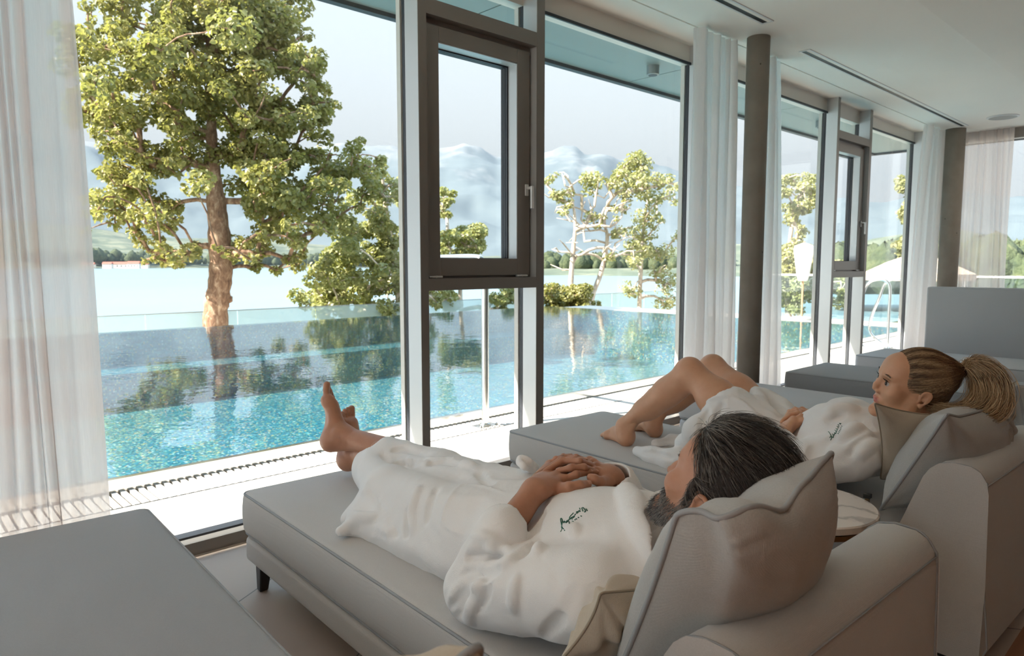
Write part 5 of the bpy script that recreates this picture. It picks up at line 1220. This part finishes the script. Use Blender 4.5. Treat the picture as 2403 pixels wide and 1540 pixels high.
def hair_man(n):
    out = []; tint = []; k = 9; cn = norms(cp, cf)
    idx = rg.integers(0, len(cp), n)
    for i in idx:
        p = cp[i]+cn[i]*.001
        if p[2] < -.06: continue
        front = max(0, (p[1]+.02)/.09); topness = max(0, cn[i][2]); L = (.030+.060*topness)*rg.uniform(.6, 1.15) if p[2] > .02 else rg.uniform(.012, .028)
        d = np.array([.14*rg.normal()+p[0]*.6+.18, -1., -.10+.35*front*topness*1.3-.55*(1-topness)]); d = d-cn[i]*(d@cn[i])+cn[i]*(.10+.20*front*topness)*rg.uniform(.2, 1.3); d = unit(d); q = p.copy(); path = [q.copy()]
        cv = rg.normal(0, .30, 3); c0 = np.array([0, -.02, .05])
        for s_ in range(k-1):
            path_n = unit((q-c0)/np.array([.083, .1, .088])**2)
            f = s_/(k-1); dd = unit(d-path_n*(d@path_n)*(.35+.65*f)+path_n*(.10*(1-f))-path_n*.18*f+cv*.35*f); q = q+dd*L/(k-1); d = unit(d*.75+dd*.25); path.append(q.copy())
        out.append(path)
        g = .03+rg.uniform(0, .22); side = abs(p[0])/.08
        if rg.uniform() < (.16+.55*(front > .75) + .35*(side > .85)*(p[1] > 0)): g = rg.uniform(.5, 1.0)
        if p[2] > .02 and p[1] < -.03: g *= .55
        tint.append(g)
    return np.array(out), tint
hpth, ht = hair_man(9000); strands('hair_strands', to_world(hpth.reshape(-1, 3), R_m, POS_m, SM).reshape(hpth.shape), .00042, ht, M['hair_man'], scal)
# beard and eyebrows
hn = norms(hp, hf)
m = (hp[:, 1] > .0)&(hp[:, 2] < -.036+.25*np.clip(.05-hp[:, 1], 0, .06))&(hp[:, 2] > -.118)&~((np.abs(hp[:, 0]) < .021)&(np.abs(hp[:, 2]+.054) < .0095)&(hp[:, 1] > .085))&(hp[:, 1] > .012)|((np.abs(np.abs(hp[:, 0])-.07) < .012)&(hp[:, 1] > .008)&(hp[:, 1] < .034)&(hp[:, 2] > -.06)&(hp[:, 2] < .02))
ids = np.argwhere(m).ravel(); ids = rg.choice(ids, 5200); P0 = hp[ids]+rg.normal(0, .001, (len(ids), 3)); d = hn[ids]*.38+np.array([0, .1, -.75])+rg.normal(0, .22, (len(ids), 3)); d /= np.linalg.norm(d, axis=1)[:, None]
Lb = np.where(P0[:, 1] > .06, .010, .008)*rg.uniform(.6, 1.2, len(ids)); bp = P0[:, None, :]+d[:, None, :]*Lb[:, None, None]*np.linspace(0, 1, 5)[None, :, None]+np.array([0, -.0, -.004])*np.linspace(0, 1, 5)[None, :, None]**2
bt = np.where(rg.uniform(0, 1, len(ids)) < np.where(P0[:, 1] > .075, .35, .6), rg.uniform(.55, 1, len(ids)), rg.uniform(0, .3, len(ids)))
strands('beard', to_world(bp.reshape(-1, 3), R_m, POS_m, SM).reshape(bp.shape), .00040, bt, M['hair_man'], man)
eb = []
for i in range(260):
    x = rg.uniform(.014, .048)*(-1 if i % 2 else 1); p = np.array([x, .0985-.36*max(0, abs(x)-.02), .037-.12*abs(abs(x)-.033)]); d = np.array([np.sign(x)*.8, -.25, .2])+rg.normal(0, .2, 3); eb.append([p+d*.008*s_ for s_ in np.linspace(0, 1, 5)])
eb = np.array(eb); strands('eyebrows', to_world(eb.reshape(-1, 3), R_m, POS_m, SM).reshape(eb.shape), .0004, rg.uniform(.1, .6, 260), M['hair_man'], man)
# ------------------------------------------------------------------ the woman
R_w = np.array([[0.7789, -0.6263, -0.0333], [0.6026, 0.7621, -0.237], [0.1738, 0.1645, 0.9709]]); SW = 1.11; POS_w = CAM+(np.array([2.397, .716, .86])-CAM)*SW
wom = thing('person', 'woman with a blonde ponytail lying in a white bathrobe with bare knees raised', 'person', (2.74, 1.27, .39))
wp, wf, wl = head(True); ww = to_world(wp, R_w, POS_w, SW); nbw = to_world([(0, -.045, -.17)], R_w, POS_w, SW)[0]
WP = np.array([2.76, 1.28, .485]); WSL = np.array([2.53, .93, .585]); WSR = np.array([2.92, .94, .60]); WC = (WSL+WSR)/2+np.array([.0, .10, -.01])
hLh = at(1458, 1042, z=.415)
# near (left) leg
FLh = at(1476, 1046, z=.40); tF = at(1400, 1012, z=.40)-FLh; KNL = at(1618, 872, Y=1.69); 
footWL = foot_sdf(FLh, tF*np.array([1, 1, 0]), (0, 0, -1), (.6, .35, 0), .92, unit(KNL-FLh-np.array([0, .0, .09])), .22, toes=[((.190, .028, .021), (.222, .030, .018), (.240, .028, .016), .0130), ((.188, .010, .020), (.218, .010, .021), (.236, .009, .014), .0100), ((.184, -.006, .019), (.212, -.008, .020), (.228, -.009, .013), .0098), ((.180, -.021, .018), (.204, -.024, .019), (.218, -.025, .012), .0096), ((.172, -.035, .016), (.192, -.039, .017), (.205, -.040, .011), .0098)], h=.003); PWL = footWL.mesh('f', keep=1)
FRh = at(1542, 1026, z=.40); KNR = at(1672, 862, Y=1.80)
footWR = foot_sdf(FRh, tF*np.array([1, 1, 0]), (0, 0, -1), (-.6, -.35, 0), .92, unit(KNR-FRh-np.array([0, .0, .09])), .22, toes=[((.190, .028, .021), (.222, .030, .018), (.240, .028, .016), .0130), ((.188, .010, .020), (.218, .010, .021), (.236, .009, .014), .0100), ((.184, -.006, .019), (.212, -.008, .020), (.228, -.009, .013), .0098), ((.180, -.021, .018), (.204, -.024, .019), (.218, -.025, .012), .0096), ((.172, -.035, .016), (.192, -.039, .017), (.205, -.040, .011), .0098)], h=.003); PWR = footWR.mesh('f', keep=1)
lg = Sdf((2.35, .6, .37), (3.4, 2.15, .98), .006)
for ft, KN, hip in ((footWL, KNL, WP+np.array([-.09, 0, .01])), (footWR, KNR, WP+np.array([.10, .02, .01]))):
    an = ft.an; sh = an+(KN-an)*.62; d = unit(KN-an); back = unit(np.cross(d, np.cross(np.array([0, -1., -.6]), d)))
    lg.chain([an, an+(KN-an)*.3, an+(KN-an)*.66, KN], [.033, .042, .053, .050], k=.03)
    lg.cone(an+(KN-an)*.40+back*.020, an+(KN-an)*.80+back*.026, .044, .050, k=.05)           # calf
    lg.ell(KN+unit(KN-(an+hip)/2)*.004, (.050, .050, .050), k=.03)
    lg.chain([KN, KN+(hip-KN)*.35, hip], [.055, .074, .092], k=.035); lg.cone(KN+(hip-KN)*.3+np.array([0, 0, -.018]), hip, .066, .085, k=.04)
lg.chain([WP, (WP+WC)/2, WC, nbw], [.10, .09, .09, .05], k=.04)
WEL = at(1905, 1090, z=.47) if False else np.array([2.42, 1.22, .47]); WWL = at(1838, 1018, z=.60)
WWR = at(1912, 978, z=.615); WER = np.array([3.0, 1.18, .50])
lm = [at(1862, 985, z=.648), at(1864, 976, z=.652), at(1866, 970, z=.650), at(1868, 965, z=.644)]
lf = [[lm[0], at(1880, 976, z=.662), at(1892, 977, z=.658), at(1902, 981, z=.650)], [lm[1], at(1880, 970, z=.665), at(1893, 972, z=.660), at(1904, 976, z=.652)], [lm[2], at(1880, 966, z=.66), at(1893, 968, z=.656), at(1903, 972, z=.648)], [lm[3], at(1878, 963, z=.652), at(1888, 965, z=.648), at(1896, 968, z=.64)]]
lt = [at(1868, 995, z=.632), at(1880, 988, z=.645), at(1888, 987, z=.648), at(1895, 988, z=.645)]
hwl = hand_sdf(WWL, WWL+(WEL-WWL)*.5, lm, lf, lt, .98, .023, up=(-.3, -.3, .9), h=.003); 
rm = [at(1888, 976, z=.645), at(1886, 970, z=.650), at(1884, 966, z=.650), at(1882, 962, z=.645)]
rf = [[rm[0], at(1872, 968, z=.668), at(1856, 972, z=.660), at(1840, 984, z=.640)], [rm[1], at(1870, 964, z=.670), at(1854, 968, z=.660), at(1836, 988, z=.634)], [rm[2], at(1868, 961, z=.666), at(1852, 966, z=.655), at(1834, 992, z=.628)], [rm[3], at(1866, 959, z=.658), at(1852, 966, z=.645), at(1838, 994, z=.62)]]
rt = [at(1908, 984, z=.63), at(1900, 986, z=.64), at(1893, 984, z=.645), at(1888, 982, z=.645)]
hwr = hand_sdf(WWR, WWR+(WER-WWR)*.5, rm, rf, rt, .95, .022, up=(0, -.2, 1), h=.003)
wb = body_obj(wom, [(ww, wf), PWL, PWR, lg.mesh('l', keep=1), hwl.mesh('l', keep=1), hwr.mesh('l', keep=1)], wl, M['skin_woman'])
# woman's robe
wr_ = Sdf((2.28, .52, .375), (3.30, 2.12, .90), .0060)
wr_.cone(WP+np.array([0, -.02, 0]), WC+np.array([0, 0, -.01]), .165, .18, k=.05, flat=FZ); wr_.cone(WC, (WSL+WSR)/2, .18, .15, k=.05, flat=FZ); wr_.cone(WSL, WSR, .078, k=.05)
wr_.ell(WC+np.array([-.08, .02, .075]), (.075, .08, .06), k=.05); wr_.ell(WC+np.array([.08, .02, .08]), (.075, .08, .06), k=.05)
wr_.cone(nbw+np.array([0, .04, -.03]), (WSL+WSR)/2, .075, .09, k=.05)
wr_.chain([WSL, (WSL+WEL)/2, WEL], [.088, .082, .076], k=.03); cwl = WWL+(WEL-WWL)*.30; wr_.chain([WEL, cwl], [.076, .066], k=.02); wr_.cone(cwl+(WEL-cwl)*.25, cwl, .071, .073, k=.008)
wr_.chain([WSR, (WSR+WER)/2, WER], [.086, .08, .074], k=.03); cwr = WWR+(WER-WWR)*.25; wr_.chain([WER, cwr], [.074, .062], k=.02)
hipL = WP+np.array([-.09, 0, .01]); tl1 = KNL+(hipL-KNL)*.50
wr_.chain([hipL, tl1], [.125, .100], k=.03); wr_.cone(hipL+np.array([0, .02, -.02]), tl1+np.array([-.01, .0, -.04]), .12, .085, k=.04)
hem = [at(1690, 935, Y=1.50), at(1660, 975, Y=1.58), at(1625, 1020, z=.56), at(1600, 1050, z=.50)]
wr_.chain([tl1+np.array([-.03, .02, -.03]), at(1640, 1010, z=.56), at(1612, 1045, z=.47), at(1600, 1055, z=.42)], [.075, .050, .034, .022], k=.05)
wr_.chain([at(1680, 1030, z=.50), at(1650, 1050, z=.45), at(1700, 1080, z=.45), at(1760, 1100, z=.46)], [.07, .05, .06, .07], k=.06)
wr_.chain([at(x, y, z=.415) for x, y in ((1497, 1058), (1530, 1068), (1575, 1080), (1640, 1092), (1720, 1110))], [.020, .034, .040, .04, .05], k=.03)
wr_.chain([at(x, y, z=.412) for x, y in ((1540, 1042), (1580, 1036), (1620, 1040))], [.020, .026, .03], k=.03)
hipR = WP+np.array([.10, .02, .01]); tr1 = KNR+(hipR-KNR)*.70; wr_.chain([hipR, tr1], [.125, .108], k=.04)
wr_.chain([at(1772, 915, Y=1.50), at(1782, 945, Y=1.40), at(1805, 985, Y=1.32), at(1840, 1005, Y=1.28)], [.020, .024, .028, .03], k=.03); wr_.chain([at(1795, 930, Y=1.45), at(1825, 960, Y=1.38), at(1850, 985, Y=1.3)], [.03, .04, .045], k=.04)
wr_.displace(wrinkle(.0085, 10., 13, (.2, 1, 0)), .022); wr_.displace(wrinkle(.004, 22., 18), .014)
Z6 = ((1900, 800), .2273)
for pl in ([(120, 1180), (150, 1050), (260, 1000)], [(300, 1050), (420, 960), (560, 900)], [(420, 1180), (560, 1050), (700, 1000)], [(480, 870), (560, 840), (640, 900)], [(60, 1080), (20, 1180), (10, 1300)], [(180, 820), (260, 770), (340, 760)]): wr_.fold(zz(*Z6, *pl), r=.010, k=.02, op='sub', lift=.004)
for pl in ([(170, 800), (230, 720), (340, 690), (500, 710), (640, 740)], [(330, 1000), (450, 900), (600, 880)], [(500, 1200), (600, 1090), (700, 1060)]): wr_.fold(zz(*Z6, *pl), r=.014, k=.02, lift=-.004)
Z5 = ((1350, 800), .2497)
for pl in ([(1110, 720), (1200, 600), (1330, 530), (1460, 520)], [(1460, 520), (1600, 600), (1720, 720)]): wr_.fold(zz(*Z5, *pl), r=.007, k=.008, lift=.0)
for pl in ([(700, 960), (800, 940), (950, 930)], [(640, 1050), (780, 1060), (900, 1100)], [(1250, 650), (1200, 780), (1180, 880)], [(1380, 600), (1340, 700), (1330, 800)]): wr_.fold(zz(*Z5, *pl), r=.009, k=.016, op='sub', lift=.003)
for a, b, r in ((cwl, WWL, .045), (cwr, WWR, .042)):
    d = unit(b-a); wr_.cone(a-d*.03, a+d*.12, r, r*1.1, k=.004, op='sub')
for tp, KN, r in ((tl1, KNL, .083), (tr1, KNR, .085)):
    d = unit(KN-tp); wr_.cone(tp-d*.0, KN, r, r-.01, k=.008, op='sub')
nd = unit(POS_w-nbw); wr_.cone(nbw-nd*.02, POS_w, .058, .085, k=.006, op='sub'); wr_.cone(POS_w, POS_w+nd*.05, .11, k=.01, op='sub')
wr_.V = np.maximum(wr_.V, (.386-wr_.ax[2]).astype(np.float32)[None, None, :])
wrobe = link_mesh('bathrobe', wr_.mesh('bathrobe'), M['terry'], wom); wrobe['label'] = 'white terry bathrobe'
stitch(wr_, [[(192, 938), (205, 950), (222, 985), (226, 1005), (216, 1028)], [(206, 1000), (222, 985)], [(232, 990), (242, 1000), (246, 985), (240, 978)], [(236, 962), (252, 975), (258, 955)], [(256, 948), (270, 958), (274, 938)], [(262, 922), (276, 940), (284, 920)], [(272, 905), (288, 918), (292, 900)], [(282, 884), (298, 894), (300, 880)], [(290, 866), (304, 872)], [(306, 850), (318, 862), (322, 850)],
             [(290, 956), (297, 960)], [(298, 940), (306, 944)], [(306, 926), (314, 930)], [(314, 912), (322, 916)], [(320, 898), (328, 902)], [(326, 882), (336, 884)]], (1900, 800), .2273, .0013, wrobe, label='green script embroidery with small stars')
# eyes, lashes, brows of the woman
for x in (-1, 1):
    e = MB(); c = np.array([x*.031, .0815, .0115]); 
    prof = [(max(1e-4, .0128*math.sin(a)), .0128*math.cos(a)) for a in np.linspace(0, math.pi, 14)]; e.lathe(prof, (0, 0, 0), 20); V = to_world(np.array(e.v)+c, R_w, POS_w, SW); e.v = [tuple(v) for v in V]; eo = e.build('eye', M['eye_white'], wom, smooth=True)
    i_ = MB(); i_.lathe([(.0068, .0), (.0064, .0014), (.0001, .0022)], (0, 0, 0), 18); A = np.array(i_.v); A = A[:, [0, 2, 1]]; V = to_world(A+c+np.array([x*.001, .0118, 0]), R_w, POS_w, SW); i_.v = [tuple(v) for v in V]; i_.build('iris', M['iris'], eo, smooth=True)
lsh = []; brw = []
for i in range(160):
    sgn = -1 if i % 2 else 1; u_ = rg.uniform(0, 1); x = sgn*(.021+.022*u_); p = np.array([x, .0945-.35*max(0, abs(x)-.028), .0185-.10*abs(abs(x)-.032)]); d = np.array([sgn*(.15+.5*u_), .9, .35]); lsh.append([p+d*.010*s_+np.array([0, 0, .004*s_*s_]) for s_ in np.linspace(0, 1, 5)])
for i in range(230):
    x = rg.uniform(.012, .049)*(-1 if i % 2 else 1); p = np.array([x, .1015-.30*max(0, abs(x)-.02), .037+.004*rg.normal()*.35+.06*min(0, .036-abs(x))+.02*(min(abs(x), .036)-.012)]); d = np.array([np.sign(x)*.9, .05, .2]); brw.append([p+d*.007*s_ for s_ in np.linspace(0, 1, 5)])
for nm, arr, r in (('eyelashes', lsh, .0004), ('eyebrows', brw, .00042)):
    a = np.array(arr); strands(nm, to_world(a.reshape(-1, 3), R_w, POS_w, SW).reshape(a.shape), r, np.zeros(len(a)), M['lash'], wom)
# hair pulled back to a tie, then the ponytail
TIE = np.array([0, -.118, .082]); capw = Sdf((-.12, -.18, -.12), (.12, .16, .19), .0032)
capw.ell((0, -.016, .050), (.0775, .100, .086), k=.01); capw.ell((0, -.045, -.005), (.064, .062, .060), k=.02); capw.cone((0, -.09, .07), TIE, .035, .014, k=.03)
capw.ell((0, .150, .02), (.12, .075, .088), k=.012, op='sub')
for x in (-1, 1): capw.ell((x*.085, .070, -.03), (.05, .068, .075), k=.012, op='sub'); capw.ell((x*.09, -.006, -.012), (.030, .024, .036), k=.006, op='sub')
capw.plane((0, .3, -1), (0, -.05, -.06), .01)
cp2, cf2 = capw.mesh('c', keep=1); scw = link_mesh('hair', np_mesh('hair', to_world(cp2, R_w, POS_w, SW), cf2), M['scalp_woman'], wom); cn2 = norms(cp2, cf2)
out = []; tt = []
for i in rg.integers(0, len(cp2), 7500):
    p = cp2[i]+cn2[i]*.0012
    if p[2] < -.055 or p[1] < -.105: continue
    c0 = np.array([0, -.016, .045]); a = p-c0; b = TIE+rg.normal(0, .006, 3)-c0; k = 11; ra, rb_ = np.linalg.norm(a), np.linalg.norm(b); ua, ub = a/ra, b/rb_; om = math.acos(np.clip(ua@ub, -1, 1)); path = []
    for s_ in np.linspace(0, 1, k):
        u_ = (ua*math.sin((1-s_)*om)+ub*math.sin(s_*om))/max(math.sin(om), 1e-3)
        q = u_/np.sqrt((u_[0]/.0785)**2+(u_[1]/.101)**2+(u_[2]/.0875)**2); rr = np.linalg.norm(q)
        w_ = .5-.5*math.cos(math.pi*min(1, s_*1.15)); rad = ra*(1-min(1, s_*3))+min(1, s_*3)*(rr+.0018); rad = rad*(1-max(0, s_-.75)*4)+rb_*max(0, s_-.75)*4 if s_ > .75 else rad
        path.append(c0+u_*rad)
    out.append(path); st_ = np.arctan2(p[0], p[2]-.02); tt.append(np.clip(.30+.34*math.sin(st_*19+1)+.26*rg.normal(), 0, 1)*(.45 if p[2] < 0 else .95))
out = np.array(out); strands('hair_strands', to_world(out.reshape(-1, 3), R_w, POS_w, SW).reshape(out.shape), .00052, tt, M['hair_woman'], scw)
tw = to_world([TIE], R_w, POS_w, SW)[0]; dT = np.linalg.norm(tw-CAM); tdir = unit(to_world([TIE+np.array([0, -.03, .016])], R_w, POS_w, SW)[0]-tw)
tpx = pj(tw)
def DD(x, y, dd=0.): return dist(x+tpx[0]-2250, y+tpx[1]-866, dT+dd)
outer = [tw, tw+tdir*.02, DD(2285, 840), DD(2325, 862), DD(2347, 905, -.01), DD(2342, 945, -.02), DD(2310, 972, -.03), DD(2250, 972, -.05), DD(2190, 952, -.06)]
inner = [tw, tw+tdir*.012, DD(2268, 862), DD(2286, 890), DD(2290, 920, -.02), DD(2278, 940, -.04), DD(2255, 952, -.05), DD(2215, 955, -.06), DD(2172, 947, -.07)]
oc = np.array(catmull(outer, 4)); ic = np.array(catmull(inner, 4)); out = []; tt = []
for i in range(4200):
    w_ = rg.uniform(0, 1)**.8; bun = math.floor(w_*14); L = rg.uniform(.55, 1.0) if w_ > .35 else rg.uniform(.8, 1.0)
    c = ic*(1-w_)+oc*w_; n_ = len(c); tpar = np.linspace(0, (n_-1)*L, 22); q = np.stack([np.interp(tpar, np.arange(n_), c[:, a]) for a in range(3)], 1)
    jit = rg.normal(0, 1, 3)*.009+np.array([math.sin(bun*2.1), math.cos(bun*1.3), math.sin(bun*3.3)])*.010; g = np.sin(np.linspace(0, 1, 22)*math.pi*.62)[:, None]; depth = RGT*0+FWD*rg.normal(0, .018)
    q = q+(jit+depth)*g+np.array([0, 0, .003])*np.sin(np.linspace(0, 5, 22)+bun)[:, None]*g; out.append(q); tt.append(np.clip(.62+.22*math.sin(bun*2.6)+.18*rg.normal(), .05, 1))
strands('ponytail', np.array(out), .0008, tt, M['hair_woman'], wom)
e = Sdf(tw-.05, tw+.05, .002); u1 = unit(np.cross(tdir, (0, 0, 1))); u2 = np.cross(tdir, u1)
ringp = [tw+tdir*.006+(u1*math.cos(a)+u2*math.sin(a))*.013 for a in np.linspace(0, 2*math.pi, 25)]; e.chain(ringp, .0075, k=.004); e.displace(lambda P: .0018*np.sin(np.arctan2((P-tw)@u1, (P-tw)@u2)*14), .01)
link_mesh('hair_tie', e.mesh('hair_tie'), M['hair_tie'], wom)
# ================================================================== light
w = NT('sky', world=True)
d = w.n('ShaderNodeTexCoord').outputs['Generated']; z = w.n('ShaderNodeSeparateXYZ', {0: d}).outputs[2]
col = w.ramp(w.math('MAXIMUM', z, 0.), [(0, (.90, .875, .845, 1)), (.12, (.88, .88, .87, 1)), (.30, (.78, .85, .91, 1)), (.6, (.58, .77, .98, 1)), (1, (.42, .66, .98, 1))])
st = w.ramp(w.math('MAXIMUM', z, 0.), [(0, (.5, .5, .5, 1)), (.40, (.5, .5, .5, 1)), (.75, (1, 1, 1, 1))])
bg = w.n('ShaderNodeBackground', {'Color': col, 'Strength': 1.0}); w.l(w.math('MULTIPLY', st, 2.0*SKY), bg.inputs['Strength']) if True else None
w.l(bg.outputs[0], w.out.inputs['Surface']); SC.world = w.m
sun = bpy.data.lights.new('sun', 'SUN'); sun.energy = SUN_E; sun.angle = math.radians(.6); sun.color = (1., .94, .85)
so = bpy.data.objects.new('sun', sun); COL.objects.link(so)
sd = Vector((-.78, .29, .66)).normalized(); so.rotation_euler = sd.to_track_quat('Z', 'Y').to_euler()
mb = MB(); mb.box(-4.2, XE+.2, -4.8, -4.6, 0, 3.8); struct('wall_back_unseen', mb, M['walnut'])  # unseen wall, added close and brown to dim light on the lounger backs
# recessed warm ceiling lamps deeper in the room
for k, (x, y) in enumerate(((9.9, 1.35),)):
    zc = ZC-.005 if y > 1.6 else ZC+.62*(1.63-y)/7.63-.006
    lp = bpy.data.lights.new('ceiling_lamp', 'AREA'); lp.shape = 'DISK'; lp.size = .16; lp.energy = LAMP_W; lp.color = (1., .80, .62)
    lo = bpy.data.objects.new('ceiling_lamp', lp); COL.objects.link(lo); lo.location = (x, y, zc-.02)
    r = thing('recessed_downlight', 'small lit downlight recessed in the far ceiling by the right edge', 'downlight', (x, y, zc))
    MB().lathe([(.10, 0), (.10, -.012), (.09, -.012), (.09, 0)], (x, y, zc), 28).build('rim', M['white_plastic'], r)
cy = SC.cycles
cy.max_bounces = 10; cy.diffuse_bounces = 6; cy.glossy_bounces = 4; cy.transmission_bounces = 6; cy.transparent_max_bounces = 16; cy.volume_bounces = 0
cy.sample_clamp_indirect = 6.; cy.caustics_reflective = False; cy.caustics_refractive = False

# summer haze lying over the lake and in front of the mountains
t = NT('haze'); vs_ = t.n('ShaderNodeVolumeScatter', {'Color': (.66, .80, .96, 1), 'Density': HAZE*.34, 'Anisotropy': .0}).outputs[0]
va_ = t.n('ShaderNodeVolumeAbsorption', {'Color': (.0, .0, .0, 1), 'Density': HAZE*.66}).outputs[0]; vs_ = t.n('ShaderNodeAddShader', {0: vs_, 1: va_}).outputs[0]
t.l(vs_, t.out.inputs['Volume'])
mb = MB(); mb.box(-9500, 12500, 420, 9500, ZL+.5, 1500); o = mb.build('lake_haze', t.m); o['kind'] = 'structure'
cy.use_adaptive_sampling = True; cy.adaptive_threshold = .03
